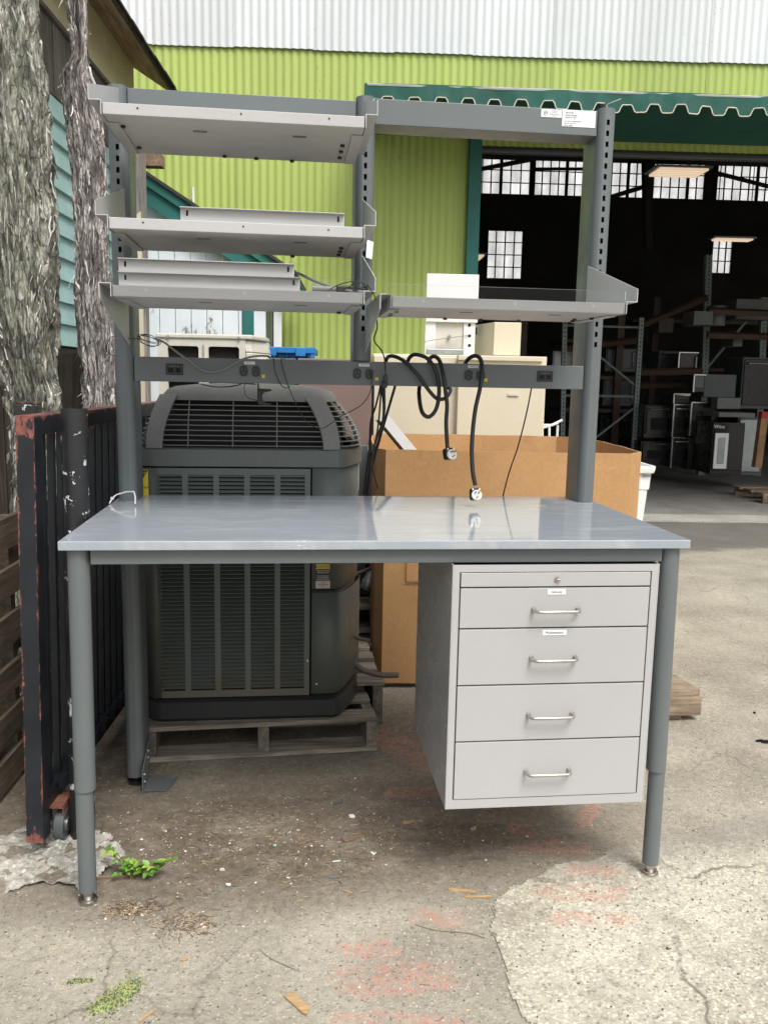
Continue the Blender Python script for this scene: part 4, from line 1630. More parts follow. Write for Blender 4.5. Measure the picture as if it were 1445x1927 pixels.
for (px, py) in ((496, 708), (709, 713), (914, 715)):
    x, z = bx_px(px, py)
    o = box('warning_sticker', (x - .0048, YB - .0012, z - .0048), (x + .0048, YB - .0002, z + .0048), M_['yellow'], pb)
    text('lettering', '!', .007, Matrix.Translation((x, YB - .0014, z)) @ FRONT, M_['ink'], o)
for (px, py) in ((329, 695), (1025, 708)):
    x, z = bx_px(px, py)
    o = box('data_port', (x - .0255, YB - .004, z - .0165), (x + .0255, YB - .0002, z + .0165), M_['blackpl'], pb, bevel=.002)
    for dx in (-.011, .011):
        MB().box((x + dx - .007, YB - .0055, z - .009), (x + dx + .007, YB - .0042, z + .004)).build('jack', M_['dark'], o)
    text('lettering', 'DATA  A', .0065, Matrix.Translation((x, YB - .0045, z + .009)) @ FRONT, M_['cable_grey'], o)
# two makers' labels on the right upper beam
YBm = .662
p0, p1 = at(1018, 205, YBm), at(1056, 222, YBm)
o = box('listing_label', (p0.x, YBm - .0012, p1.z), (p1.x, YBm - .0002, p0.z), M_['labelw'], ub2)
cx, cz = p0.x + .0135, (p0.z + p1.z) / 2
cpts = [(cx + .0060 * cos(a * pi / 12), YBm - .0016, cz + .0060 * sin(a * pi / 12)) for a in range(25)]
MB().tube(cpts, .0006, 4).build('round_mark', M_['ink'], o)
text('lettering', 'MET', .0050, Matrix.Translation((cx, YBm - .0014, cz)) @ FRONT, M_['ink'], o)
for k, s_ in enumerate(('CONFORMS TO', 'UL STD 962', 'CERTIFIED TO CAN/CSA', 'STD C22.2')):
    text('lettering', s_, .0036, Matrix.Translation((cx + .0275, YBm - .0014, cz + .0070 - k * .0046)) @ FRONT, M_['inkg'], o, sx=.8)
p0, p1 = at(1058, 206, YBm), at(1119, 241, YBm)
o = box('maker_label', (p0.x, YBm - .0012, p1.z), (p1.x, YBm - .0002, p0.z), M_['labelw'], ub2, bevel=.0)
lx, lz = p0.x + .009, p0.z - .009
for k, s_ in enumerate(('AVTEI 347 0/5/0', 'Production Corporation', 'Haverville, NC  28677')):
    text('lettering', s_, .0062, Matrix.Translation((lx, YBm - .0014, lz - k * .0065)) @ FRONT, M_['ink'], o, align='LEFT', sx=.62)
for k, s_ in enumerate(('CATALOG NO.  LW0002N3D02MW8A12', 'SERIAL NO.  30004CY04013', 'RATING:  120V/60Hz')):
    text('lettering', s_, .0050, Matrix.Translation((lx - .002, YBm - .0014, lz - .024 - k * .0060)) @ FRONT, M_['inkg'], o, align='LEFT', sx=.60)
# torn tape on the middle upright
p = at(697, 470, .63)
MB().prism([Vector((p.x - .010, .636, p.z + .03)), Vector((p.x + .010, .640, p.z + .024)), Vector((p.x + .006, .640, p.z - .026)), Vector((p.x - .013, .634, p.z - .022))],
           Vector((0, .001, 0))).build('torn_tape', M_['labelw'], wb)
M_['bluetape'] = paint('pale_blue_tape', (0.40, 0.62, 0.62), 0.5)
p = at(704, 188, .63)
MB().add([(p.x - .010, .66, p.z - .008), (p.x - .004, .64, p.z - .004), (p.x + .006, .63, p.z + .006), (p.x + .001, .65, p.z + .009), (p.x - .010, .66, p.z + .003)],
         [(0, 1, 2, 3, 4)]).build('torn_tape', M_['bluetape'], wb)

# ================================================================== drawer cabinet
dc = thing('drawer_cabinet', 'pale grey four drawer cabinet hung under the right end of the workbench top', 'cabinet', (0, 0, 0))
CX0, CX1, CZ0, CZ1, CD = .922, 1.447, .229, .864, .523
fx0, fx1, fz0, fz1 = .940, 1.428, .253, .846
mb = MB()
mb.box((CX0, 0, CZ0), (CX0 + .003, CD, CZ1)).box((CX1 - .003, 0, CZ0), (CX1, CD, CZ1))
mb.box((CX0 + .0031, .002, CZ0), (CX1 - .0031, CD, CZ0 + .003)).box((CX0 + .0031, .002, CZ1 - .003), (CX1 - .0031, CD, CZ1))
mb.box((CX0 + .0031, CD - .003, CZ0 + .0031), (CX1 - .0031, CD, CZ1 - .0031))
mb.build('shell', M_['cabside'], dc)
mb = MB()
mb.box((CX0 + .0031, .0, CZ0 + .0), (fx0, .022, CZ1)).box((fx1, .0, CZ0), (CX1 - .0031, .022, CZ1))
mb.box((fx0, .0, CZ0), (fx1, .022, fz0)).box((fx0, .0, fz1), (fx1, .022, CZ1))
mb.build('front_frame', M_['cabinet'], dc)
box('inner_liner', (fx0 - .001, .020, fz0 - .001), (fx1 + .001, .40, fz1 + .001), M_['dark'], dc)
g_ = .0034
rows = ((.807, fz1, 'pencil_drawer', None), (.703, .807, 'drawer', 'Gloves'), (.5565, .703, 'drawer', 'Multimeters'), (.4085, .5565, 'drawer', None), (fz0, .4085, 'drawer', None))
for (z0, z1, nm, lab) in rows:
    o = MB().box((fx0 + g_, -.001, z0 + g_ * .6), (fx1 - g_, .019, z1 - g_ * .6)).build(nm, M_['cabinet'], dc, bevel=.0012)
    xm = (fx0 + fx1) / 2
    if nm == 'pencil_drawer':
        MB().cyl((xm + .0, -.004, (z0 + z1) / 2), .0068, .003, 'y', 20).build('lock', M_['steel'], o, smooth=True)
        MB().box((xm - .001, -.0085, (z0 + z1) / 2 - .0015), (xm + .008, -.0042, (z0 + z1) / 2 + .0015)).build('lock_cam', M_['steel'], o, bevel=.0005)
    else:
        zh = {'Gloves': .7505, 'Multimeters': .6255}.get(lab, (z0 + z1) / 2 - .006)
        hw = .0565
        pth = [(xm - hw, .0, zh), (xm - hw, -.016, zh), (xm - hw + .003, -.023, zh), (xm - hw + .010, -.027, zh), (xm + hw - .010, -.027, zh), (xm + hw - .003, -.023, zh),
               (xm + hw, -.016, zh), (xm + hw, .0, zh)]
        h_ = MB().tube(pth, .0043, 12)
        h_.cyl((xm - hw, -.004, zh), .0062, .003, 'y', 14).cyl((xm + hw, -.004, zh), .0062, .003, 'y', 14)
        h_.build('handle', M_['steel'], o, smooth=True)
        if lab:
            w = .023 if lab == 'Gloves' else .031
            zc = z1 - .012
            l_ = box('label_strip', (xm - w, -.0022, zc - .0065), (xm + w, -.0011, zc + .0065), M_['labelw'], o)
            text('lettering', lab, .0095, Matrix.Translation((xm, -.0024, zc)) @ FRONT, M_['ink'], l_)
box('hanger_rail', (CX0 + .06, .05, .8645), (CX0 + .09, .48, .9015), M_['bench'], dc)
box('hanger_rail', (CX1 - .09, .05, .8645), (CX1 - .06, .48, .9015), M_['bench'], dc)
MB().cyl((CX1 + .002, .03, .835), .008, .012, 'x', 12).build('bumper', M_['blackpl'], dc)

# ================================================================== loose sheet metal on the shelves
def channel(name, label, x0, x1, y, z, h=.03, d=.09, group='loose sheet metal channels on the shelves', rz_=0.0, ends=True):
    t = thing(name, label, 'metal channel', (x0, y, z), rz_, group)
    L = x1 - x0
    th = .002
    mb = MB()
    mb.box((0, 0, 0), (L, th, h)).box((0, th, 0), (L, d, th)).box((0, d - th, th), (L, d, h * .8)).box((0, -.014, h), (L, th, h + th))
    mb.build('folded_plate', M_['shelfm'], t, bevel=.0006)
    for x in (.014, L - .018):
        MB().box((x, -.0008, h * .45), (x + .005, -.0001, h * .85)).build('slot', M_['dark'], t)
    return t


p0, p1 = at(340, 410, .27), at(648, 410, .27)
channel('metal_channel', 'single folded grey metal channel lying on the middle left shelf', p0.x, p1.x, .27, 1.686, at(346, 392, .27).z - 1.686, .10)
p0, p1 = at(222, 500, .265), at(560, 500, .265)
zc1 = at(300, 516, .265).z
zc2 = at(300, 490, .275).z
channel('metal_channel', 'upper of the two grey metal channels stacked on the lowest left shelf', p0.x, p1.x - .008, .275, zc1 + .0035, zc2 - zc1 - .004, .09)
channel('metal_channel', 'lower of the two grey metal channels stacked on the lowest left shelf, in front', p0.x + .002, p1.x + .006, .262, 1.5255, zc1 - 1.5255, .16)

# ================================================================== condenser on its pallet
def pallet(name, label, loc, rz_, L=.80, D=.95, h=.125, nb=6, mat='woodg', group=None):
    t = thing(name, label, 'pallet', loc, rz_, group)
    for i in range(3):
        x = (L - .038) * i / 2
        box('stringer', (x, .004, .018), (x + .038, D - .004, h - .0165), M_['woody'], t)
    for i in range(nb):
        y = (D - .09) * i / (nb - 1)
        o = MB().box((random.uniform(-.006, .004), y, h - .016), (L + random.uniform(-.006, .006), y + random.uniform(.085, .10), h)).build('deck_board', M_[mat], t, bevel=.0015)
    for i in range(3):
        y = (D - .10) * i / 2
        box('bottom_board', (0, y, .0), (L, y + .09, .0175), M_[mat], t)
    return t


pallet('wooden_pallet', 'grey weathered pallet carrying the air conditioner condenser', (.045, .815, 0), 0.05)

ac = thing('condenser_unit', 'dark grey air conditioner condenser with louvred sides and slatted domed top on a pallet', 'air conditioner', (0, 0, 0))
AX0, AX1, AY0, AY1 = .035, .785, .862, 1.60


def foot(inset=0.0, rl=.07, rr_=.20, n=7):
    """footprint of the condenser, front left corner tight, front right corner long"""
    x0, x1, y0, y1 = AX0 + inset, AX1 - inset, AY0 + inset, AY1 - inset
    out = []
    for (cx, cy, r, a0_, sx, sy) in ((x1 - rr_ * .9, y0 + rr_, rr_, -90, .9, 1.0), (x1 - rl, y1 - rl, rl, 0, 1, 1), (x0 + rl, y1 - rl, rl, 90, 1, 1), (x0 + rl, y0 + rl, rl, 180, 1, 1)):
        if a0_ == -90:
            P_ = [(.690, AY0), (.712, AY0 + .018), (.735, .930), (.755, .985), (.772, 1.040), (.782, 1.075), (AX1, 1.11)]
            k_ = 1 - inset * 1.2
            P_ = [(.55 + (x - .55) * ((x1 - .55) / (AX1 - .55)), 1.11 + (y - 1.11) * ((1.11 - y0) / (1.11 - AY0))) for x, y in P_]
            if n != 7:
                Q_ = []
                for i in range(n):
                    f_ = i * 6 / (n - 1)
                    b_ = min(5, int(f_))
                    f_ -= b_
                    Q_.append((P_[b_][0] + (P_[b_ + 1][0] - P_[b_][0]) * f_, P_[b_][1] + (P_[b_ + 1][1] - P_[b_][1]) * f_))
                P_ = Q_
            out += P_
            continue
        for i in range(n):
            a = radians(a0_ + 90 * i / (n - 1))
            out.append((cx + r * sx * cos(a), cy + r * sy * sin(a)))
    return out


def dome(inset, z):
    x0, x1, y0, y1 = AX0 + inset, AX1 - inset * 1.25, AY0 + inset, AY1 - inset
    out = []
    for (cx, cy, rx, ry, a0_) in ((x1 - .14, y0 + .19, .14, .19, -90), (x1 - .10, y1 - .10, .10, .10, 0), (x0 + .10, y1 - .10, .10, .10, 90), (x0 + .09, y0 + .09, .09, .09, 180)):
        for i in range(9):
            a = radians(a0_ + 90 * i / 8)
            out.append(Vector((cx + rx * cos(a), cy + ry * sin(a), z)))
    return out


def loop(inset, z, **k):
    return [Vector((x, y, z)) for x, y in foot(inset, **k)]


B0 = .126
MB().ring([loop(.004, B0), loop(-.006, B0 + .012), loop(-.006, B0 + .068), loop(.010, B0 + .080)]).build('base_pan', M_['acbase'], ac, smooth=True)
MB().ring([loop(.020, B0 + .081), loop(.020, 1.03)]).build('inner_coil', M_['gapshade'], ac)
# front louvred panel
LX0, LX1, LZ0, LZ1 = .072, .602, .212, 1.005
cols = []
cw, gap = .0815, .0195
x = LX0 + .026
for i in range(5):
    cols.append((x, x + cw))
    x += cw + gap
fzs = (LZ0, LZ0 + .025, LZ1 - .022, LZ1)
fr = MB()
yp = AY0
xs = [LX0]
for a, b in cols:
    xs += [a, b]
xs.append(LX1)
for i in range(0, len(xs), 2):
    fr.box((xs[i], yp - .002, LZ0), (xs[i + 1], yp + .001, LZ1))
for a, b in cols:
    fr.box((a, yp - .002, LZ0), (b, yp + .001, fzs[1])).box((a, yp - .002, fzs[2]), (b, yp + .001, LZ1))
fr.box((LX0, yp + .001, LZ0), (LX0 + .004, yp + .02, LZ1)).box((LX1 - .004, yp + .001, LZ0), (LX1, yp + .02, LZ1))
lp_ = fr.build('louvre_panel', M_['acgreen'], ac)
NL = 56
pit = (fzs[2] - fzs[1]) / NL
sl_ = MB()
sl_.add([(0, .0065, .0), (cw, .0065, .0), (cw, -.0045, -pit * .46), (0, -.0045, -pit * .46), (0, -.0045, -pit * .34), (cw, -.0045, -pit * .34), (cw, .0065, .0022), (0, .0065, .0022)],
        [(0, 1, 2, 3), (3, 2, 5, 4), (4, 5, 6, 7), (0, 3, 4, 7), (1, 6, 5, 2)])
l0 = None
for (a, b) in cols:
    for k in range(NL):
        mt = Matrix.Translation((a, yp - .0005, fzs[2] - k * pit + .0005)) @ Matrix.Rotation(random.uniform(-.006, .006), 4, 'Y')
        if l0 is None:
            l0 = sl_.build('louvre', M_['acgreen'], lp_)
            l0.matrix_local = mt
        else:
            dup(l0, lp_, mt)
box('louvre_gap_shade', (LX0 + .01, yp + .009, LZ0 + .01), (LX1 - .01, yp + .012, LZ1 - .01), M_['gapshade'], lp_)  # flat black sheet that paints the dark of the louvre openings


# curved skins around the corners
def skin(name, x_from, x_to, z0, z1, off=0.0, mat='acgrey', th=.004, side='R'):
    pts = foot(-off, n=12)
    if side == 'R':
        p2 = [(x_from, AY0 - off)] + [p for p in pts[:12]] + [(AX1 + off, x_to)]
    else:
        p2 = [(x_from, AY0 - off)] + list(reversed(pts[36:48])) + [(AX0 - off, x_to)]
    n = len(p2)
    vs = []
    for z in (z0, z1):
        vs += [(x, y, z) for x, y in p2]
    fs = [(i, i + 1, n + i + 1, n + i) for i in range(n - 1)] if side == 'R' else [(i + 1, i, n + i, n + i + 1) for i in range(n - 1)]
    o = MB().add(vs, fs).build(name, M_[mat], ac, smooth=True)
    s_ = o.modifiers.new('th', 'SOLIDIFY')
    s_.thickness = th
    s_.offset = -1
    return o


skin('corner_panel', LX0 - .002, 1.20, .212, 1.005, 0.001, side='L')
skin('upper_panel', .608, 1.58, .590, 1.022, 0.0)
skin('access_cover', .609, 1.12, .235, .580, .010, mat='acgrey')
skin('lower_panel', .608, 1.58, .212, .584, -.008, mat='acgrey')
sc_ = MB()
for (x, z) in ((.595, .34), (.627, .255)):
    sc_.cyl((x, AY0 - .0135, z), .0035, .004, 'y', 10)
sc_.build('screw', M_['zinc'], ac)
# side louvre bands (right side, seen very obliquely) and left
for z in [.26 + .0165 * i for i in range(42)]:
    pass
# top ring, dome slats, ribs and cap
MB().ring([loop(.004, 1.008), loop(-.010, 1.012), loop(-.010, 1.066), loop(.004, 1.072), loop(.03, 1.072)], cap=False).build('top_band', M_['acgrey'], ac, smooth=True)


def dome_inset(t):
    return .000 + .080 * (t ** 1.9)


DZ0, DZ1 = 1.075, 1.238
NS = 10
for i in range(NS):
    t = (i + .3) / NS
    z = DZ0 + (DZ1 - DZ0) * t
    ins = dome_inset(t)
    secs = [dome(ins, z - .0014), dome(ins - .002, z - .0010), dome(ins - .002, z + .0008), dome(ins + .006, z + .0018), dome(ins + .006, z + .0008), dome(ins, z - .0014)]
    MB().ring(secs, cap=False).build('grille_slat', M_['accap'], ac, smooth=True)
MB().ring([dome(.045, 1.06), dome(.060, 1.13), dome(.105, 1.235)]).build('dark_fan_well', M_['dark'], ac)


def rib(fx, fy, cx, cy, w, name='corner_rib'):
    """curved rib from the band to the cap; f bottom point, c top point, w width vector"""
    secs = []
    for k in range(9):
        t = k / 8
        z = DZ0 - .006 + (DZ1 - DZ0 + .012) * t
        s_ = t ** 1.9
        p_ = Vector((fx + (cx - fx) * s_, fy + (cy - fy) * s_, z))
        wv = Vector(w) * (1 + .15 * t)
        nrm = Vector((-wv.y, wv.x, 0)).normalized() * .007
        secs.append([p_ - wv - nrm, p_ + wv - nrm, p_ + wv + nrm, p_ - wv + nrm])
    return MB().ring(secs).build(name, M_['accap'], ac, bevel=.003)


rib(.092, AY0 - .002, .132, AY0 + .080, (.026, -.004, 0))
rib(.672, AY0 + .002, .612, AY0 + .088, (.028, .006, 0))
rib(AX1 - .004, AY0 + .26, AX1 - .11, AY0 + .29, (.004, .026, 0))
rib(AX1 - .045, 1.52, AX1 - .14, 1.42, (.02, -.035, 0))
rib(AX0 + .045, 1.52, AX0 + .14, 1.42, (.02, .035, 0))
for fx in (.20, .345, .49):
    mb = MB()
    pth = [(fx, AY0 + dome_inset(t) + .004, DZ0 + (DZ1 - DZ0) * t) for t in [k / 10 for k in range(11)]]
    mb.tube(pth, .0022, 6).build('grille_bar', M_['accap'], ac)
MB().ring([dome(.066, 1.226), dome(.069, 1.244), dome(.080, 1.259), dome(.105, 1.270), dome(.18, 1.279), dome(.28, 1.284)]).build('top_cap', M_['accap'], ac, smooth=True)
# stickers
st = box('caution_sticker', (.622, AY0 - .0018, .594), (.671, AY0 - .0004, .682), M_['ink'], ac)
box('yellow_band', (.622, AY0 - .0026, .662), (.671, AY0 - .0019, .6785), M_['yellow'], st)
box('pink_band', (.622, AY0 - .0026, .594), (.671, AY0 - .0019, .620), M_['pinklabel'], st)
text('lettering', '\u25b2CAUTION', .0125, Matrix.Translation((.6465, AY0 - .0030, .670)) @ FRONT, M_['ink'], st, sx=.85)
for k, s_ in enumerate(('DISCONNECT POWER', 'BEFORE SERVICING', '', 'ATTACH COVER AND', 'ALL PANELS BEFORE', 'TURNING POWER ON')):
    if s_:
        text('lettering', s_, .0052, Matrix.Translation((.6465, AY0 - .0022, .6555 - k * .0062)) @ FRONT, M_['labelw'], st, sx=.82)
for k, s_ in enumerate(('NOTICE', 'USE COPPER WIRE', 'ONLY')):
    text('lettering', s_, .0055, Matrix.Translation((.6465, AY0 - .0030, .614 - k * .0068)) @ FRONT, M_['ink'], st, sx=.8)
# yellow notice label on the left corner
pn = at(278, 905, AY0)
st = box('notice_sticker', (.046, AY0 - .0062, .905), (.0715, AY0 - .0035, 1.0), M_['yellow'], ac)
MB().prism([Vector((.046, AY0 - .0070, .955)), Vector((.0715, AY0 - .0070, .998)), Vector((.046, AY0 - .0070, .998))], Vector((0, .0006, 0))).build('black_wedge', M_['ink'], st)
text('lettering', 'NOTICE', .010, Matrix.Translation((.054, AY0 - .0074, .988)) @ FRONT, M_['yellow'], st, sx=.55)
for k in range(7):
    MB().prism([Vector((.0465 + k * .0036, AY0 - .0070, .938)), Vector((.0482 + k * .0036, AY0 - .0070, .938)), Vector((.0500 + k * .0036, AY0 - .0070, .944)), Vector((.0483 + k * .0036, AY0 - .0070, .944))],
               Vector((0, .0006, 0))).build('stripe', M_['ink'], st)
box('rating_label', (AX1 + .0012, 1.13, .90), (AX1 + .003, 1.19, 1.0), M_['labelw'], ac)
# copper stubs at the lower right
MB().tube(spline([(.74, 1.0, .385), (.78, .99, .375), (.825, .985, .365)]), .0075, 10).build('pipe_stub', M_['copper'], ac, smooth=True)
MB().tube(spline([(.74, 1.02, .30), (.80, 1.02, .245), (.87, 1.04, .215), (.94, 1.06, .205)]), .011, 10).build('pipe_stub', M_['copper'], ac, smooth=True)

# ================================================================== behind the condenser
pallet('wooden_pallet', 'upper of two weathered pallets lying behind the condenser and the cardboard box', (.62, 1.78, .15), 0.02, .75, .9, .125)
pallet('wooden_pallet', 'lower of two weathered pallets lying behind the condenser and the cardboard box', (.58, 1.66, 0), -0.03, .85, 1.0, .13)
pallet('wooden_pallet', 'short pallet sticking out beside the condenser base at its right', (.45, 1.08, .0), 0.03, .44, .50, .17, 4)
cm = thing('compressor_stand', 'dark compressor base with canister and pipes in the gap beside the condenser', 'compressor', (0.0, 0, 0))
a = at(672, 1160, 1.95)
b = at(712, 1200, 1.95)
box('base_box', (.70, 1.95, .292), (1.0, 2.5, .40), M_['acbase'], cm, bevel=.004)
box('upright_plate', (.62, 2.0, .402), (at(688, 1100, 2.0).x, 2.03, 1.0), M_['appgrey'], cm, bevel=.003)
box('back_plate', (.70, 2.5, .402), (1.05, 2.52, .95), M_['creamd'], cm)
c0 = at(700, 1088, 1.85)
MB().ring([[Vector((r * cos(a), t, r * sin(a))) for a in [2 * pi * i / 24 for i in range(24)]] for (r, t) in ((.010, -.075), (.028, -.060), (.034, -.04), (.034, .04), (.02, .06))]).build(
    'canister', M_['galv'], cm, smooth=True).matrix_local = Matrix.Translation(c0) @ Matrix.Rotation(-.6, 4, 'Z') @ Matrix.Rotation(.5, 4, 'X')
MB().tube(spline([at(664, 1112, 1.8), at(680, 1104, 1.8), at(690, 1097, 1.82)]), .006, 8).build('pipe', M_['copper'], cm, smooth=True)
MB().tube(spline([at(660, 1084, 1.8), at(686, 1074, 1.8), at(712, 1062, 1.8)]), .009, 8).build('pipe', M_['copper'], cm, smooth=True)
gb = at(676, 900, 2.3)
gm = thing('grey_metal_box', 'small grey metal box behind the right edge of the condenser top', 'metal box', (0, 0, 0))
p0, p1 = at(664, 852, 2.05), at(701, 930, 2.05)
box('body', (p0.x, 2.05, .70), (p1.x, 2.30, p0.z), M_['appgrey'], gm, bevel=.004)
box('lid', (p0.x - .004, 2.045, p0.z + .001), (p1.x + .004, 2.305, p0.z + .018), M_['galv'], gm, bevel=.003)
MB().cyl((p1.x - .02, 2.045, .95), .006, .004, 'y', 10).build('knockout', M_['dark'], gm)
box('support_frame', (p0.x + .01, 2.06, .405), (p1.x - .01, 2.29, .699), M_['acbase'], gm)

# ================================================================== big cardboard box
VB = 3.487
cbx = gthing('cardboard_box', 'large open-topped brown cardboard pallet box with cut corners behind the workbench', 'cardboard box')
e0, e1 = av(726, 850, VB), av(1188, 850, VB)
zt = 1.022
ch = .06
u0_, u1_ = e0[0], e1[0]
outl = [(u0_, VB), (u1_, VB), (u1_ + .075, VB + .10), (u1_ + .075, VB + .95), (u1_ - .06, VB + 1.07), (u0_ + .10, VB + 1.07), (u0_ - .035, VB + .95), (u0_ - .035, VB + .075)]
nm = ['front_wall', 'corner_wall', 'side_wall', 'corner_wall', 'rear_wall', 'corner_wall', 'side_wall', 'corner_wall']
for i in range(8):
    a, b = Vector((*outl[i], 0)), Vector((*outl[(i + 1) % 8], 0))
    d = (b - a).normalized()
    nn = Vector((d.y, -d.x, 0))
    mb = MB()
    N = 10
    zz0 = .02
    front, back = [], []
    vs = []
    for k in range(N + 1):
        p_ = a + (b - a) * k / N
        bow = nn * .010 * sin(pi * k / N) if (b - a).length > .3 else Vector((0, 0, 0))
        wob = .0012 * sin(k * 1.7 + i) if k not in (0, N) else 0
        hh = zt + wob
        for (q, z) in ((p_ + bow, zz0), (p_ + bow * 1.4, hh), (p_ + bow * 1.4 - nn * .007, hh), (p_ + bow - nn * .007, zz0)):
            vs.append((q.x, q.y, z))
    fs = []
    for k in range(N):
        for j in range(4):
            fs.append((4 * k + j, 4 * k + (j + 1) % 4, 4 * k + 4 + (j + 1) % 4, 4 * k + 4 + j))
    fs += [(0, 3, 2, 1), (4 * N, 4 * N + 1, 4 * N + 2, 4 * N + 3)]
    mb.add(vs, fs).build(nm[i], M_['card'], cbx)
MB().prism([Vector((x, y, .018)) for x, y in outl], Vector((0, 0, .006))).build('bottom', M_['card'], cbx)
MB().prism([Vector((x * .98, VB + .03 + (y - VB) * .96, .002)) for x, y in outl], Vector((0, 0, .0155))).build('dark_skid', M_['woodg'], cbx)
# printed panel outline
mb = MB()
q0, q1 = av(764, 1060, VB), av(782, 1094, VB)
zq = q1[2]
for (x0, x1, z0, z1) in ((q0[0], q0[0] + .002, zq, zq + .14), (q0[0], q0[0] + .16, zq - .002, zq), (q0[0] + .158, q0[0] + .16, zq, zq + .14), (q0[0], q0[0] + .16, zq + .14, zq + .142)):
    mb.box((x0, VB - .0125, z0), (x1, VB - .008, z1))
mb.build('printed_outline', M_['ink'], cbx)
# metal strip leaning out of the box
ls = gthing('leaning_strip', 'white metal strip leaning out of the left end of the cardboard box', 'metal strip')
s0, s1_ = Vector(av(800, 880, 3.75)), Vector(av(722, 785, 3.75))
d = (s1_ - s0).normalized()
w = Vector((d.z, 0, -d.x)) * .022
MB().prism([s0 - w, s0 + w, s1_ + w, s1_ - w], Vector((0, .004, 0))).build('face', M_['white'], ls)
MB().prism([s0 - w, s0 - w - Vector((.02, -.03, 0)), s1_ - w - Vector((.02, -.03, 0)), s1_ - w], Vector((0, .003, 0))).build('flange', M_['appgrey'], ls)

# white bin
bn_ = gthing('white_bin', 'white plastic rimmed bin standing behind the right end of the cardboard box', 'bin')
VN = 5.4
b0, b1 = av(1190, 900, VN), av(1241, 880, VN)
bz = b1[2]
cx = b0[0] - .06
hw = b1[0] - cx
mb = MB()


def rr(x0, x1, y0, y1, r, z, n=5):
    out = []
    for (cx_, cy_, a0_) in ((x1 - r, y0 + r, -90), (x1 - r, y1 - r, 0), (x0 + r, y1 - r, 90), (x0 + r, y0 + r, 180)):
        for i in range(n):
            a = radians(a0_ + 90 * i / (n - 1))
            out.append(Vector((cx_ + r * cos(a), cy_ + r * sin(a), z)))
    return out


def tub(s, d, h, z, r=.03):
    return rr(cx - s, cx + s, VN + .3 - d, VN + .3 + d, r, z)


MB().ring([tub(hw * .72, .16, 0, 0), tub(hw * .88, .20, 0, bz - .16), tub(hw * .92, .205, 0, bz - .155), tub(hw * .95, .21, 0, bz - .03)], cap=True).build('tub', M_['white'], bn_, smooth=True)
MB().ring([tub(hw * .99, .23, 0, bz - .045), tub(hw * 1.02, .235, 0, bz - .02), tub(hw * 1.02, .235, 0, bz), tub(hw * .94, .21, 0, bz), tub(hw * .94, .21, 0, bz - .05)], cap=False).build('rim', M_['white'], bn_, smooth=True)
p_ = av(1234, 898, VN)
text('embossed_mark', 'Rubbermaid', .028, Matrix.Translation((p_[0] - .035, VN + .082, p_[2])) @ FRONT, M_['ink'], bn_, sx=.4)

# ================================================================== cabinets, mini split, tote behind
def gbx(t, name, px0, py0, px1, py1, v, d, mat, bevel=.004, z0=None, ext=0):
    a, b = av(px0, py0, v), av(px1, py1, v)
    return MB().box((a[0], v, b[2] if z0 is None else z0), (b[0] + ext, v + d, a[2])).build(name, M_[mat], t, bevel=bevel)


c1 = gthing('cream_cabinet', 'tall cream metal cabinet behind the left part of the cardboard box', 'cabinet')
gbx(c1, 'carcass', 702, 665, 858, 900, 4.75, .5, 'cream', z0=0.0)
gbx(c1, 'door', 704, 669, 857, 900, 4.73, .018, 'cream', z0=.06)
c2 = gthing('cream_cabinet', 'cream metal cabinet with a ridged top behind the right part of the cardboard box', 'cabinet')
gbx(c2, 'carcass', 862, 668, 1018, 900, 4.70, .55, 'cream', z0=0.0)
gbx(c2, 'top_ledge', 862, 668, 1020, 681, 4.68, .03, 'cream', ext=.004)
gbx(c2, 'door', 863, 684, 1017, 900, 4.68, .018, 'cream', z0=.06)
a, b = av(955, 740, 4.68), av(975, 745, 4.68)
box('recess', (a[0], 4.672, b[2]), (b[0], 4.679, a[2]), M_['creamd'], c2)
# brown cabinet
c3 = gthing('brown_cabinet', 'reddish brown metal cabinet between the condenser and the cream cabinets', 'cabinet')
gbx(c3, 'carcass', 560, 674, 696, 930, 4.35, .5, 'brown', z0=0.0)
gbx(c3, 'front_panel', 562, 678, 694, 930, 4.335, .013, 'brown', z0=.03)
gbx(c3, 'side_edge', 696.5, 680, 701, 930, 4.38, .3, 'dark', z0=0.0)
# tote on top of the brown cabinet
tz = av(560, 674, 4.35)[2] + .001
tt = gthing('blue_tote', 'blue plastic stacking tote resting beside the cream outdoor unit on the brown cabinet', 'tote')
a, b = av(489, 652, 4.42), av(592, 655, 4.42)
u0_, u1_, zt_ = a[0], b[0], a[2]
box('tub', (u0_ + .03, 4.46, tz), (u1_ - .03, 4.82, zt_ - .01), M_['blue'], tt, bevel=.006)
box('rim', (u0_, 4.42, zt_ - .030), (u1_, 4.86, zt_), M_['blue'], tt, bevel=.003)
for k in range(7):
    uu = u0_ + .02 + k * (u1_ - u0_ - .06) / 6
    box('rib', (uu, 4.445, tz + .005), (uu + .010, 4.459, zt_ - .031), M_['blue'], tt)
for k in (0, 1):
    uu = u0_ + .035 + k * (u1_ - u0_ - .13)
    box('latch', (uu, 4.405, zt_ - .045), (uu + .05, 4.419, zt_ - .004), M_['blue'], tt, bevel=.002)
    box('corner_post', (u0_ + (u1_ - u0_ - .02) * k, 4.425, tz), (u0_ + .02 + (u1_ - u0_ - .02) * k, 4.455, zt_ + .004), M_['blue'], tt, bevel=.002)
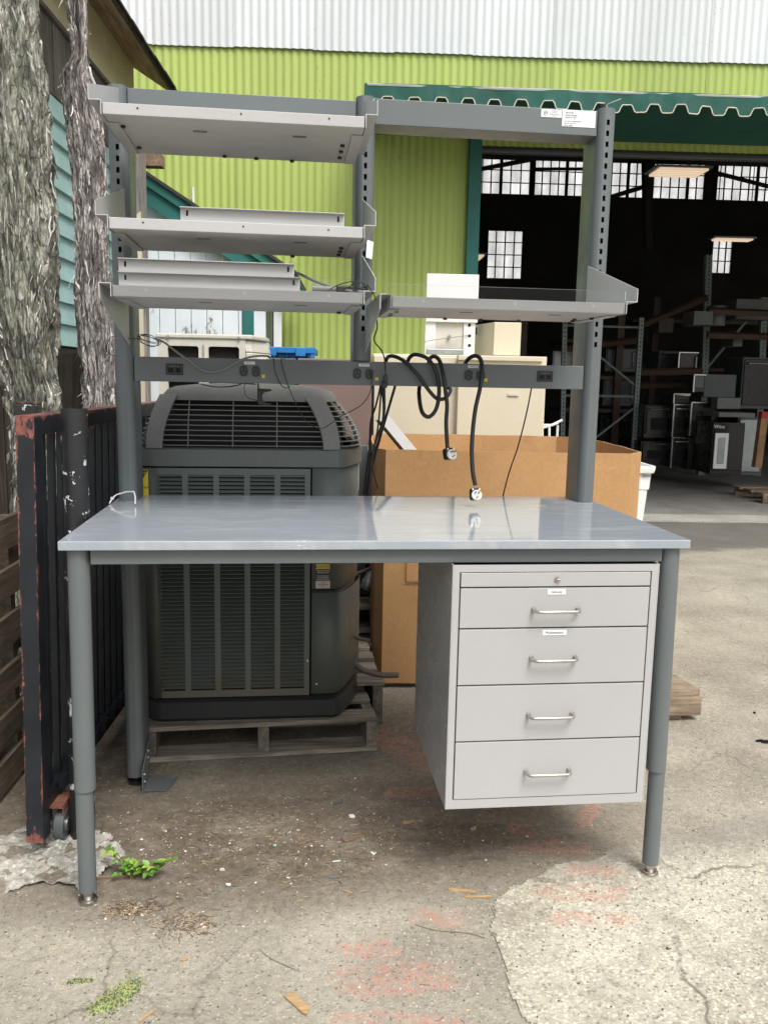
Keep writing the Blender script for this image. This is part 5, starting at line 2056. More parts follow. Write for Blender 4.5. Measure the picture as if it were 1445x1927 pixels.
# shelf that carries the overhanging tote end
bs = gthing('grey_shelf_unit', 'plain grey metal shelf unit standing behind the condenser beside the brown cabinet', 'shelf unit')
box('body', (u0_ - .04, 4.36, 0), (av(559, 674, 4.36)[0] - .005, 4.84, tz - .002), M_['appgrey'], bs, bevel=.003)
box('shelf_front', (u0_ - .035, 4.34, tz - .35), (av(559, 674, 4.36)[0] - .01, 4.359, tz - .33), M_['galv'], bs)

# cream outdoor unit (mini split)
ms = gthing('outdoor_unit', 'cream outdoor heat pump unit with rounded openings behind the condenser, left of the blue tote', 'air conditioner')
VM = 4.1
a, b = av(297, 628, VM), av(462, 632, VM)
u0_, u1_, zt_ = a[0], b[0], (a[2] + b[2]) / 2
hz0 = .62
zt0 = zt_ - .018
xs = [u0_, u0_ + .045, u0_ + .045 + .145, u0_ + .235, u0_ + .38, u1_]
mb = MB()
rows_ = []
z = zt0 - .035
while z - .062 > hz0 + .02:
    rows_.append((z - .062, z))
    z -= .080
zz = [hz0]
for r_ in reversed(rows_):
    zz += [r_[0], r_[1]]
zz.append(zt0)
for i in range(len(xs) - 1):
    for j in range(len(zz) - 1):
        if i in (1, 3) and j % 2 == 1:
            # rounded opening: corner fillets
            x0, x1, z0, z1 = xs[i], xs[i + 1], zz[j], zz[j + 1]
            r = .012
            for (cx_, cz_, sx, sz) in ((x0, z0, 1, 1), (x1, z0, -1, 1), (x1, z1, -1, -1), (x0, z1, 1, -1)):
                pl = [Vector((cx_, VM, cz_)), Vector((cx_ + sx * r, VM, cz_))]
                for k in range(1, 4):
                    a_ = pi / 2 * k / 4
                    pl.append(Vector((cx_ + sx * r * (1 - sin(a_)), VM, cz_ + sz * r * (1 - cos(a_)))))
                pl.append(Vector((cx_, VM, cz_ + sz * r)))
                mb.prism(pl, Vector((0, .02, 0)))
            continue
        mb.box((xs[i], VM, zz[j]), (xs[i + 1], VM + .02, zz[j + 1]))
mb.build('front_grille', M_['creamd'], ms)
box('coil', (u0_ + .02, VM + .03, hz0), (u1_ - .02, VM + .06, zt0 - .02), M_['gapshade'], ms)
mb = MB()
for k in range(3):
    mb.box((xs[2] + .018 + 0 * k, VM - .004, hz0 + .05), (xs[2] + .026, VM - .0005, zt0 - .03))
mb.build('pressed_rib', M_['creamd'], ms)
D2 = .34
sideo = [Vector((u1_ + .001, VM + .0, hz0)), Vector((u1_ + .03, VM, hz0)), Vector((u1_ + .09, VM + .22, hz0)), Vector((u1_ + .09, VM + D2, hz0)), Vector((u1_ + .001, VM + D2, hz0))]
MB().prism(sideo, Vector((0, 0, zt0 - .06 - hz0))).build('service_side', M_['creamd'], ms, bevel=.005)
MB().prism([p + Vector((0, 0, zt0 - .058 - hz0)) for p in sideo[:2]] + [sideo[2] + Vector((0, 0, zt0 - .058 - hz0)), sideo[3] + Vector((0, 0, zt0 - .058 - hz0)), sideo[4] + Vector((0, 0, zt0 - .058 - hz0))],
           Vector((-.012, .01, .056))).build('shoulder', M_['creamd'], ms, bevel=.004)
box('left_side', (u0_ - .001, VM + .021, hz0), (u0_ + .012, VM + D2, zt0), M_['creamd'], ms)
MB().prism([Vector((u0_ - .008, VM - .008, zt0)), Vector((u1_ + .03, VM - .008, zt0)), Vector((u1_ + .08, VM + .2, zt0 )), Vector((u1_ + .08, VM + D2 + .01, zt0)), Vector((u0_ - .008, VM + D2 + .01, zt0))],
           Vector((0, 0, .022))).build('top_cover', M_['creamd'], ms, bevel=.006)
for uu in (u0_ + .05, u1_ - .03):
    MB().cyl((uu, VM - .0125, zt0 + .006), .007, .004, 'y', 12).build('screw', M_['galv'], ms)
for k in range(4):
    p_ = Vector((u1_ + .045 + k * .008, VM + .055 + k * .03, zt0 - .10))
    MB().tube([(p_.x, p_.y - .008, p_.z - .02), (p_.x + .006, p_.y - .010, p_.z + .012), (p_.x + .012, p_.y + .01, p_.z + .02)], .003, 6).build('vent_fin', M_['creamd'], ms)
us = gthing('wooden_crate', 'rough wooden crate carrying the cream outdoor unit', 'crate')
for k in range(4):
    box('slat', (u0_ + .0, VM - .01, .02 + k * .15), (u1_ + .05, VM + .008, .12 + k * .15), M_['woodg'], us)
for uu in (u0_ + .02, u1_ - .05):
    for vv_ in (VM + .010, VM + D2 - .05):
        box('crate_post', (uu, vv_, 0), (uu + .05, vv_ + .04, .598), M_['woodz'], us)
box('crate_top', (u0_ - .02, VM - .01, .6), (u1_ + .1, VM + D2 + .02, .618), M_['woodg'], us)

# white panel appliance standing on the cream cabinets
wp = gthing('white_appliance', 'upright white metal panel with a row of holes standing on the cream cabinet', 'appliance')
VW = 4.95
a, b = av(803, 515, VW), av(901, 517, VW)
zb_ = av(850, 665, VW)[2]
u0_, u1_ = a[0], b[0]
zt_ = a[2]
zm = av(850, 600, VW)[2]
box('upper_plate', (u0_, VW - .012, zm - .02), (u1_, VW + .0, zt_), M_['white'], wp, bevel=.003)
xa, xb = av(820, 600, VW)[0], av(873, 600, VW)[0]
box('side_strip', (u0_, VW + .001, zb_ - .05), (xa, VW + .03, zm - .021), M_['white'], wp)
box('side_strip', (xb, VW + .001, zb_ - .05), (u1_ - .01, VW + .03, zm - .021), M_['white'], wp)

box('recessed_plate', (xa + .001, VW + .012, zb_ - .05), (xb - .001, VW + .03, zm - .021), M_['creamd'], wp)
for py in (612, 632, 650):
    p_ = av(883, py, VW)
    MB().cyl((p_[0], VW - .0005, p_[2]), .009, .0014, 'y', 14).build('hole', M_['dark'], wp)
p_ = av(845, 634, VW)
MB().cyl((p_[0], VW - .004, p_[2]), .010, .016, 'y', 14).build('knob', M_['galv'], wp)
q1 = av(802, 642, VW)
q2 = av(881, 631, VW)
MB().tube([(q1[0] - .02, VW - .03, q1[2] - .02), (q1[0], VW - .025, q1[2]), (q2[0], VW - .006, q2[2])], .0022, 6).build('wire_hook', M_['galv'], wp)
gbx(wp, 'lower_band', 803, 656, 872, 668, VW - .03, .02, 'galv')
cb = gthing('cream_box', 'upright cream metal box standing on the cream cabinet right of the white panel', 'metal box')
VC = 4.85
zc = av(940, 668, 4.70)[2] + .002
a, b = av(930, 606, VC), av(981, 606, VC)
zbk = a[2]
mb = MB()
box('front', (a[0], VC, zc), (b[0], VC + .02, zbk), M_['cream'], cb, bevel=.003)
c_ = av(906, 606, VC + .0)
MB().prism([Vector((a[0] - .002, VC + .02, zc)), Vector((c_[0], VC + .30, zc)), Vector((c_[0] + .04, VC + .36, zc)), Vector((b[0], VC + .36, zc)), Vector((b[0], VC + .022, zc))], Vector((0, 0, zbk - zc))).build(
    'body', M_['cream'], cb)
box('handle', (c_[0] - .01, VC + .2, zbk - .06), (c_[0] + .004, VC + .23, zbk - .02), M_['blackpl'], cb)
# white trolley frame behind the box
tr_ = gthing('white_trolley', 'white tubular trolley handle between the cream cabinet and the rack', 'trolley')
mb = MB()
for (a_, b_) in (((1018, 800), (1040, 800)), ((1033, 802), (1033, 850)), ((1038, 800), (1058, 790)), ((1018, 806), (1050, 796)), ((1020, 800), (1020, 860))):
    mb.tube([av(*a_, 6.0), av(*b_, 6.0)], .009, 8)
mb.build('handle_frame', M_['white'], tr_, smooth=True)
MB().box((av(1005, 800, 6)[0], 6.0, .12), (av(1056, 800, 6)[0], 6.5, .16)).build('deck', M_['galv'], tr_)
mb = MB()
for px in (1012, 1050):
    mb.tube([(av(px, 800, 6)[0], 6.02, .10), (av(px, 800, 6)[0], 6.02, av(px, 800, 6)[2])], .009, 8)
mb.build('post', M_['white'], tr_)
mb = MB()
for px in (1012, 1050):
    for vv_ in (6.05, 6.45):
        mb.cyl((av(px, 800, 6)[0] - .01, vv_, .05), .05, .02, 'x', 16)
mb.build('wheel', M_['blackpl'], tr_)
# rough timber block on the ground right
tb_ = thing('timber_blocks', 'stacked rough timber blocks on the ground right of the drawer cabinet', 'timber', (0, 0, 0))
tp = gd(1228, 1352)
box('bottom_block', (1.70, 1.055, .0), (2.075, 1.16, .022), M_['woodfresh'], tb_)
box('middle_block', (1.66, 1.035, .0225), (2.145, 1.125, .098), M_['woodfresh'], tb_, bevel=.003)
MB().prism([Vector((1.64, 1.04, .0985)), Vector((2.10, 1.04, .0985)), Vector((2.145, 1.06, .0985)), Vector((2.10, 1.42, .0985)), Vector((1.80, 1.42, .0985))], Vector((0, 0, .022))).build('top_block', M_['woodfresh'], tb_)
box('upright_board', (1.90, 1.30, .121), (2.02, 1.32, .30), M_['woodfresh'], tb_)

# ================================================================== inside the warehouse
M_['dimgrey'] = paint('dark_grey_board', (0.15, 0.155, 0.15), 0.7, 0, 0.15, 5, 60)  # even dark grey for the cartons, drum, tray and panel
M_['dimcarton'] = paint('dark_brown_carton', (0.16, 0.12, 0.085), 0.8, 0, 0.15, 5, 60)
def bars(t, name, segs, v, r, mat, n=4):
    mb = MB()
    for (x0, y0, x1, y1) in segs:
        mb.tube([av(x0, y0, v), av(x1, y1, v)], r, n)
    return mb.build(name, M_[mat], t)


def rack(name, label, v, ups_, hors, diags, r=.035, mat='rackg'):
    t = gthing(name, label, 'rack')
    for (px, py0, px1, py1) in ups_:
        a, b = av(px, py0, v), av(px1, py1, v)
        mb = MB()
        mb.prism([Vector((b[0] - r, v - r, 0)), Vector((b[0] + r, v - r, 0)), Vector((a[0] + r, v - r, a[2])), Vector((a[0] - r, v - r, a[2]))], Vector((0, 2 * r, 0)))
        u_ = mb.build('rack_post', M_[mat], t)
        mb = MB()
        z = .1
        while z < a[2]:
            k = z / a[2]
            x = b[0] + (a[0] - b[0]) * k
            mb.box((x - .008, v - r - .002, z), (x + .008, v - r - .0004, z + .022))
            z += .055
        stuff(mb.build('punched_hole', M_['dark'], u_))
    for s in hors:
        bars(t, 'cross_bar', [s], v, r * .55, mat)
    for s in diags:
        bars(t, 'diagonal_brace', [s], v, r * .5, mat)
    return t


rack('pallet_rack', 'pale green-grey pallet rack end frame with diagonal bracing behind the right workbench post', 11.5,
     [(1206, 598, 1190, 860), (1062, 596, 1058, 860)], [(1064, 612, 1205, 616), (1062, 744, 1196, 746)], [(1100, 648, 1196, 726), (1066, 866, 1194, 766)], .030)
t = rack('pallet_rack', 'tall punched pallet rack with a long diagonal brace at the right side of the doorway', 12.3,
         [(1332, 480, 1316, 900), (1436, 560, 1422, 900)], [], [(1316, 708, 1440, 560)], .045)
for (x0, y0, x1, y1, v) in ((1205, 700, 1320, 698, 11.6), (1330, 585, 1460, 590, 11.3), (1210, 610, 1330, 560, 12.2), (1060, 655, 1200, 640, 12.2), (1330, 630, 1460, 634, 11.4), (1200, 725, 1310, 722, 12.0)):
    bars(t, 'rack_beam', [(x0, y0, x1, y1)], v, .05, 'rackbrown')
rk = gthing('storage_shelving', 'dark wooden decked shelving deep inside the warehouse behind the pallet racks', 'shelving')
for (x0, x1, py, v) in ((1062, 1200, 638, 12.4), (1062, 1196, 706, 12.4), (1062, 1194, 768, 12.4), (1190, 1460, 600, 14.0), (1190, 1460, 690, 14.0)):
    a, b = av(x0, py, v), av(x1, py, v)
    box('shelf_deck', (a[0], v, a[2] - .05), (b[0], v + 1.0, a[2]), M_['rackbrown'], rk)
for px in (985, 1095, 1170, 1235):
    a = av(px, 560 if px > 1000 else 600, 12.4 if px < 1200 else 14.0)
    box('shelf_post', (a[0] - .05, a[1] - .06, 0), (a[0] + .05, a[1] - .005, a[2]), M_['rackbrown'], rk)


def appliance(name, label, cat, px0, py0, px1, py1, v, d, body, door=None, handle=None, group=None, window=False, panel=None, z0=None, trim=None):
    t = gthing(name, label, cat, group=group)
    a, b = av(px0, py0, v), av(px1, py1, v)
    zb = max(0.0, b[2]) if z0 is None else z0
    box('body', (a[0], v, zb), (b[0], v + d, a[2]), M_[body], t, bevel=.006)
    W_, H_ = b[0] - a[0], a[2] - zb
    if door:
        o = box('door', (a[0] + .02, v - .025, zb + .05), (b[0] - .02, v - .001, a[2] - H_ * (.18 if panel else .04)), M_[door], t, bevel=.005)
        if window:
            box('window', (a[0] + W_ * .2, v - .029, zb + H_ * .25), (b[0] - W_ * .2, v - .0255, zb + H_ * .62), M_['dark'], o)
        if handle:
            zh = a[2] - H_ * (.26 if panel else .12)
            mb = MB()
            if handle == 'h':
                mb.tube([(a[0] + W_ * .12, v - .026, zh), (a[0] + W_ * .12, v - .06, zh), (b[0] - W_ * .12, v - .06, zh), (b[0] - W_ * .12, v - .026, zh)], .011, 8)
            else:
                mb.tube([(b[0] - W_ * .15, v - .026, zb + H_ * .2), (b[0] - W_ * .15, v - .06, zb + H_ * .25), (b[0] - W_ * .15, v - .06, zb + H_ * .8), (b[0] - W_ * .15, v - .026, zb + H_ * .85)], .011, 8)
            mb.build('handle', M_['stainless'], t, smooth=True)
    if panel:
        box('control_panel', (a[0] + .02, v - .02, a[2] - H_ * .16), (b[0] - .02, v - .001, a[2] - .02), M_[panel], t)
    if trim:
        mb = MB()
        mb.box((a[0] - .004, v - .03, zb), (a[0] + .012, v - .002, a[2])).box((a[0], v - .03, a[2] - .002), (b[0], v - .002, a[2] + .012))
        mb.build('edge_trim', M_['stainless'], t)
    return t


AP = appliance
AP('oven', 'black oven at the far left of the lower appliance row', 'oven', 1206, 830, 1262, 875, 11.2, .6, 'appblack', 'appblack', 'h', 'black ovens stacked in the doorway', True)
AP('oven', 'black oven with bright edge trim, second in the lower appliance row', 'oven', 1263, 824, 1296, 880, 11.0, .6, 'appblack', 'appblack', 'h', 'black ovens stacked in the doorway', True, trim=1)
AP('oven', 'black oven beside the white-fronted dishwasher in the lower row', 'oven', 1297, 824, 1345, 885, 10.8, .6, 'appblack', 'appblack', None, 'black ovens stacked in the doorway', True)
zz0 = av(1230, 826, 11.2)[2] + .014
AP('oven', 'black oven on top of the far left oven in the appliance stack', 'oven', 1214, 762, 1264, 826, 11.2, .6, 'appblack', 'appblack', 'h', 'black ovens stacked in the doorway', True, z0=zz0)
AP('oven', 'black oven with bright side trim in the middle of the upper row', 'oven', 1266, 762, 1298, 822, 11.0, .6, 'appblack', 'appblack', 'h', 'black ovens stacked in the doorway', True, trim=1, z0=av(1270, 822, 11.0)[2])
AP('oven', 'black oven under the leaning panel at the right end of the upper row', 'oven', 1299, 758, 1343, 820, 10.8, .6, 'appblack', 'appblack', None, 'black ovens stacked in the doorway', True, trim=1, z0=av(1300, 820, 10.8)[2])
AP('small_oven', 'small black oven with a silver frame topmost in the stack', 'oven', 1266, 742, 1296, 760, 11.0, .5, 'appblack', 'appblack', 'h', None, False, trim=1)
dw = AP('dishwasher', 'black dishwasher with a tall white panelled sheet on its front', 'dishwasher', 1342, 795, 1394, 893, 10.2, .6, 'appblack', 'appblack', None, None, False)
a, b = av(1346, 815, 10.15), av(1364, 882, 10.15)
o = box('white_sheet', (a[0], 10.15, b[2]), (b[0] + .01, 10.17, a[2]), M_['white'], dw)
box('raised_panel', (a[0] + .04, 10.138, b[2] + .06), (b[0] - .03, 10.149, a[2] - .05), M_['galv'], o, bevel=.006)
p_ = av(1353, 803, 10.14)
text('lettering', 'Wine', .06, Matrix.Translation(p_) @ FRONT, M_['labelw'], dw)
AP('grey_cabinet', 'grey sheet metal cabinet with a drawer band, right of the black dishwasher', 'cabinet', 1388, 785, 1428, 895, 10.6, .6, 'appgrey', 'galv', None, None, False)
AP('steel_tray', 'pale sheet metal tray lying on top of the black dishwasher', 'tray', 1352, 776, 1420, 786, 10.3, .5, 'dimgrey', None)
AP('slanted_hood', 'galvanised square panel leaning on the pile above the dishwasher', 'panel', 1350, 748, 1392, 770, 10.5, .2, 'dimgrey', None)
AP('microwave', 'black microwave with a bright curved handle on the rack shelf', 'microwave', 1276, 664, 1310, 704, 11.8, .4, 'appblack', 'appblack', 'v', None, False, trim=1)
AP('glass_panel', 'leaning glass door with a bright frame on the upper ovens', 'door', 1304, 706, 1324, 738, 10.6, .05, 'appblack', 'appgrey', None, None, False, trim=1)
AP('grey_box_appliance', 'large grey metal box appliance leaning above the upper ovens', 'appliance', 1326, 704, 1382, 748, 11.4, .5, 'appgrey', None)
AP('grey_side_appliance', 'wide grey appliance in the dark right corner above the grey cabinet', 'appliance', 1398, 672, 1450, 770, 11.8, .6, 'appgrey', 'appblack', 'h')
AP('grey_refrigerator', 'grey appliance standing on the middle shelf of the braced rack', 'appliance', 1140, 655, 1196, 700, 12.5, .6, 'appgrey', 'appgrey', 'v')
AP('grey_freezer', 'grey appliance standing on the low shelf of the braced rack', 'appliance', 1136, 712, 1194, 764, 12.5, .6, 'appgrey', 'appgrey', 'v')
AP('black_refrigerator', 'black appliance on the floor behind the braced rack with a white tag', 'appliance', 1130, 780, 1200, 860, 12.5, .6, 'appblack', 'appblack', 'h')
AP('white_range', 'white range seen behind the right workbench post on the middle shelf', 'oven', 1040, 660, 1080, 700, 12.6, .6, 'galv', 'white', 'v')
AP('grey_stove', 'grey stove under the rack beam left of the microwave', 'oven', 1240, 660, 1274, 706, 12.2, .6, 'appgrey', 'appblack', 'h')
AP('carton', 'pale carton on the upper rack shelf beside the round drum', 'carton', 1306, 585, 1340, 612, 11.2, .4, 'dimgrey', None)
AP('carton', 'small square carton on the deep left upper shelf', 'carton', 1240, 598, 1266, 626, 13.0, .4, 'dimgrey', None)
AP('carton', 'large pale carton in the top right corner of the racks', 'carton', 1386, 562, 1450, 602, 11.6, .4, 'dimgrey', None)
AP('carton', 'grey carton under the large pale one on the right rack', 'carton', 1380, 628, 1396, 652, 11.6, .4, 'dimgrey', None)
dr = gthing('drum', 'round pale drum on the upper rack shelf', 'drum')
a, b = av(1346, 576, 11.3), av(1374, 612, 11.3)
MB().cyl(((a[0] + b[0]) / 2, 11.5, b[2]), (b[0] - a[0]) / 2, a[2] - b[2], n=24).build('body', M_['dimgrey'], dr, smooth=True)
MB().cyl(((a[0] + b[0]) / 2, 11.5, a[2] + .001), (b[0] - a[0]) / 2 + .01, .02, n=24).build('lid', M_['appgrey'], dr, smooth=True)
wpst = gthing('timber_post', 'leaning tan timber post with a red painted top at the right edge of the doorway', 'post')
a, b = Vector(av(1440, 775, 9.6)), Vector(av(1426, 880, 9.6))
M_['tanwood'] = wood('tan_timber', (0.30, 0.16, 0.07), (0.48, 0.28, 0.14), 'z')
M_['redp'] = paint('red_paint', (0.30, 0.02, 0.02), 0.6)
m_ = b + (a - b) * .88
w = Vector((.04, 0, 0))
MB().prism([b - w, b + w, m_ + w, m_ - w], Vector((0, .09, 0))).build('post', M_['tanwood'], wpst)
MB().prism([m_ - w, m_ + w, a + w, a - w], Vector((0, .09, 0))).build('painted_top', M_['redp'], wpst)
a = av(1430, 903, 9.4)
fp = gthing('floor_pallet', 'wooden pallet end on the warehouse floor at the right edge', 'pallet')
for k in range(3):
    box('deck_board', (a[0], 9.3 + k * .3, .10), (a[0] + .9, 9.5 + k * .3, .125), M_['woodfresh'], fp)
box('stringer', (a[0], 9.3, .014), (a[0] + .9, 9.34, .099), M_['woodfresh'], fp)
box('stringer', (a[0], 10.0, .014), (a[0] + .9, 10.04, .099), M_['woodfresh'], fp)

# lit ceiling lamps
for (x0, x1, yb_, yt_, v, lab) in ((1234, 1340, 318, 303, 14.0, 'big lit louvred fluorescent ceiling lamp high in the warehouse'),
                                   (878, 916, 481, 472, 19.0, 'small lit louvred lamp beside the lower left factory window'),
                                   (1342, 1422, 450, 446, 18.5, 'thin lit lamp crossing the lower right factory window')):
    L = gthing('ceiling_lamp', lab, 'lamp', group='lit lamps in the warehouse')
    a, b = av(x0, yb_, v), av(x1, yb_, v)
    z = a[2]
    kk = (yb_ - yt_) / 1597 * v / (z - 1.3)
    dpt = v * kk / (1 - kk)
    for k in range(5):
        y = v + dpt * k / 5
        box('tube', (a[0] + .06, y, z), (b[0] - .06, y + dpt / 9, z + .03), M_['lamp'], L)
    box('housing', (a[0], v - .03, z + .032), (b[0], v + dpt, z + .065), M_['galv'], L)
    mb = MB()
    for uu in (a[0] + .1, b[0] - .1):
        mb.tube([(uu, v + dpt / 2, z + .066), (uu, v + dpt / 2, 7.99)], .01, 4)
    mb.build('hanger', M_['interior'], L)

# ================================================================== cords and small things on the bench
def cpts(lst, y, ox=0, oy=0, s=1.0, k=8):
    out = []
    for q in lst:
        yy = y if len(q) == 2 else q[2]
        out.append(at(ox + q[0] / s, oy + q[1] / s, yy))
    return spline(out, k)


c4 = dict(ox=640, oy=600, s=2.4083)


def plug(t, px, py, y, ang):
    p_ = at(px, py, y)
    m_ = Matrix.Translation(p_) @ Matrix.Rotation(ang, 4, 'Z') @ Matrix.Rotation(radians(-18), 4, 'X')
    MB().box((-.0155, -.012, -.016), (.0155, .016, .020)).build('plug_body', M_['blackpl'], t, bevel=.006).matrix_local = m_
    o = MB().cyl((0, -.0190, -.004), .0158, .0068, 'y', 24).build('plug_face', M_['whitepl'], t, smooth=True)
    o.matrix_local = m_
    f = MB()
    f.box((-.0062, -.036, .000), (-.0048, -.0192, .006)).box((.0048, -.036, .000), (.0062, -.0192, .006)).cyl((0, -.036, -.011), .0022, .017, 'y', 10)
    f.build('prong', M_['brass'], o)
    f = MB()
    for sx in (-.010, .010):
        f.cyl((sx, -.0135, .0145), .0028, .0015, 'y', 10)
    f.build('screw', M_['zinc'], t).matrix_local = m_


t = thing('power_cord', 'thick black power cord coiled over the beam, its white plug hanging in mid air', 'power cord', (0, 0, 0), 0, 'thick black power cords with white plugs')
pA = cpts([(478, 310, .80), (500, 320, .79), (478, 358, .72), (440, 362, .64), (400, 322, .635), (350, 252, .635), (290, 192, .65), (235, 168, .69), (208, 188, .74), (205, 260, .79)], .63, **c4)
MB().tube(pA, .0062, 10).build('cord', M_['rubber'], t, smooth=True)
pB = cpts([(302, 200, .74), (318, 172, .69), (345, 162, .66), (395, 180, .64), (432, 235, .632), (448, 320, .63), (436, 405, .63), (402, 444, .64), (370, 420, .65), (357, 340, .69), (362, 290, .78)], .63, **c4)
MB().tube(pB, .0064, 10).build('cord', M_['rubber'], t, smooth=True)
pC = cpts([(400, 230, .78), (404, 186, .70), (424, 170, .66), (450, 190, .64), (468, 260, .62), (477, 330, .615), (484, 390, .612), (480, 470, .61), (484, 560, .605), (486, 585, .60)], .63, **c4)
MB().tube(pC, .0064, 10).build('cord', M_['rubber'], t, smooth=True)
plug(t, 845, 855, .597, .35)
t = thing('power_cord', 'thick black power cord whose white plug rests on the table top', 'power cord', (0, 0, 0), 0, 'thick black power cords with white plugs')
pD = cpts([(560, 230, .78), (572, 192, .70), (604, 168, .66), (632, 178, .64), (642, 225, .62), (634, 310, .61), (614, 400, .60), (602, 490, .59), (596, 590, .575), (600, 690, .56), (612, 755, .55)], .63, **c4)
MB().tube(pD, .0066, 10).build('cord', M_['rubber'], t, smooth=True)
plug(t, 894, 931, .545, .05)
t = thing('device_cord', 'thin black cord with a moulded connector dangling in front of the middle outlets', 'cord')
pE = spline([at(706, 590, .60), at(710, 615, .61), at(704, 640, .62), at(718, 660, .625), at(724, 678, .63), at(725, 700, .635)])
MB().tube(pE, .0022, 8).build('cord', M_['rubber'], t, smooth=True)
p_ = at(724.5, 716, .635)
MB().ring([rr(-.0035, .0035, -.0035, .0035, .003, .022), rr(-.0065, .0065, -.005, .005, .004, .010), rr(-.0065, .0065, -.005, .005, .004, -.003), rr(-.0095, .0095, -.007, .007, .004, -.006), rr(-.0085, .0085, -.007, .007, .004, -.022)]).build(
    'connector', M_['blackpl'], t, smooth=True).matrix_local = Matrix.Translation(p_) @ Matrix.Rotation(.12, 4, 'Y')
t = thing('cable_bundle', 'bundle of black cables hanging behind the beam between condenser and cardboard box', 'cables')
for lst, r in (([(186, 270), (180, 318), (160, 400), (138, 470), (132, 600), (105, 800)], .0032), ([(190, 270), (192, 322), (198, 400), (190, 500), (150, 650), (118, 800)], .0045), ([(256, 270), (246, 315), (215, 420), (180, 540), (150, 640), (128, 800)], .0045),
               ([(202, 270), (200, 322), (196, 450), (150, 600), (125, 800)], .004), ([(190, 270), (186, 322), (170, 500), (140, 640), (112, 800)], .003), ([(150, 270), (150, 318), (146, 420), (138, 560), (148, 680), (172, 770)], .0018)):
    y0 = .775
    MB().tube(cpts([(x, y, y0 + .03 * i) for i, (x, y) in enumerate(lst)], .8, **c4), r, 8).build('cable', M_['rubber'], t, smooth=True)
t = thing('electrical_cord', 'thin dark brown cord hanging straight from the right part of the beam', 'cord')
MB().tube(cpts([(872, 290, .775), (865, 320, .78), (843, 430, .79), (806, 575, .80), (764, 700, .81), (738, 800, .82), (730, 860, .83)], .78, **c4), .0024, 8).build('cord', paint('brown_cord', (.04, .015, .012), .4), t, smooth=True)
c3_ = dict(ox=240, oy=600, s=2.89)
t = thing('grey_cable', 'slack grey cable drooping across the left half of the power beam', 'cable')
MB().tube(cpts([(150, 108, .66), (200, 128, .65), (265, 178, .64), (345, 235, .64), (400, 275, .642), (450, 290, .648), (510, 280, .648), (580, 244, .65), (640, 215, .655), (700, 203, .66), (760, 202, .68), (775, 212, .72)], .64, **c3_), .0030, 8).build('cable', M_['cable_grey'], t, smooth=True)
t = thing('coiled_cable', 'small coil of thin black cable looped round the left post', 'cable')
lo = []
for k in range(66):
    a = k * .36
    rx = 20 + 3 * sin(k * .17 + 1)
    ry = 7 + 3.5 * cos(k * .11)
    lo.append(at(281 + rx * cos(a), 639 + ry * sin(a) + 5 * cos(a) + 2 * sin(k * .13), .70 + .02 * sin(a)))
MB().tube(lo, .0011, 6).build('coil', M_['rubber'], t, smooth=True)
lo = []
for k in range(44):
    a = k * .33
    lo.append(at(215 + (14 + 2 * sin(k)) * cos(a), 651 + 18 * sin(a), .70 + .03 * cos(a)))
MB().tube(lo, .0011, 6).build('coil', M_['rubber'], t, smooth=True)
MB().tube([at(231, 640, .665), at(245, 636, .60), at(262, 638, .665), at(266, 640, .70)], .0017, 6).build('wrap', M_['rubber'], t, smooth=True)
t = thing('electrical_cord', 'thin black cord hanging in a long loop over the condenser to the middle outlet', 'cord')
MB().tube(cpts([(860, 235, .70), (850, 212, .665), (836, 222, .65), (845, 270, .645), (880, 380, .64), (935, 495, .66), (985, 570, .70), (1055, 595, .72), (1105, 570, .72), (1160, 530, .72), (1230, 495, .70), (1285, 455, .67), (1320, 395, .65),
                (1328, 330, .645), (1322, 285, .650)], .64, **c3_), .0014, 6).build('cord', M_['rubber'], t, smooth=True)
t = thing('electrical_cord', 'short thin black cord looped under the beam left of the middle', 'cord')
MB().tube(cpts([(800, 205, .70), (795, 215, .652), (800, 270, .645), (815, 320, .645), (840, 365, .65), (868, 376, .67), (884, 362, .70)], .64, **c3_), .0014, 6).build('cord', M_['rubber'], t, smooth=True)
t = thing('electrical_cord', 'thin black cord lying across the condenser cap below the beam', 'cord')
MB().tube(cpts([(395, 352, .80), (440, 364, .82), (500, 371, .84), (560, 368, .84), (612, 357, .80), (622, 345, .775)], .8, **c3_), .0020, 6).build('cord', M_['rubber'], t, smooth=True)
MB().tube(cpts([(638, 345, .775), (636, 385, .78), (650, 425, .79), (705, 444, .80)], .8, **c3_), .0012, 6).build('thin_end', M_['rubber'], t, smooth=True)
p_ = at(385, 724, .79)
t = thing('cable_hook', 'black plastic hook hanging under the beam in front of the condenser grille', 'hook')
c5 = dict(ox=240, oy=600, s=2.89)
out = [(706, 378), (780, 382), (786, 392), (745, 400), (733, 415), (735, 440), (752, 458), (782, 462), (780, 470), (712, 466), (706, 450)]
MB().prism([at(240 + x / 2.89, 600 + y / 2.89, .79) for x, y in out], Vector((0, .012, 0))).build('hook', M_['blackpl'], t, bevel=.0015)
MB().tube([at(487, 733, .79), at(486, 727, .78), at(486, 720, .765)], .0025, 6).build('hanger', M_['blackpl'], t)
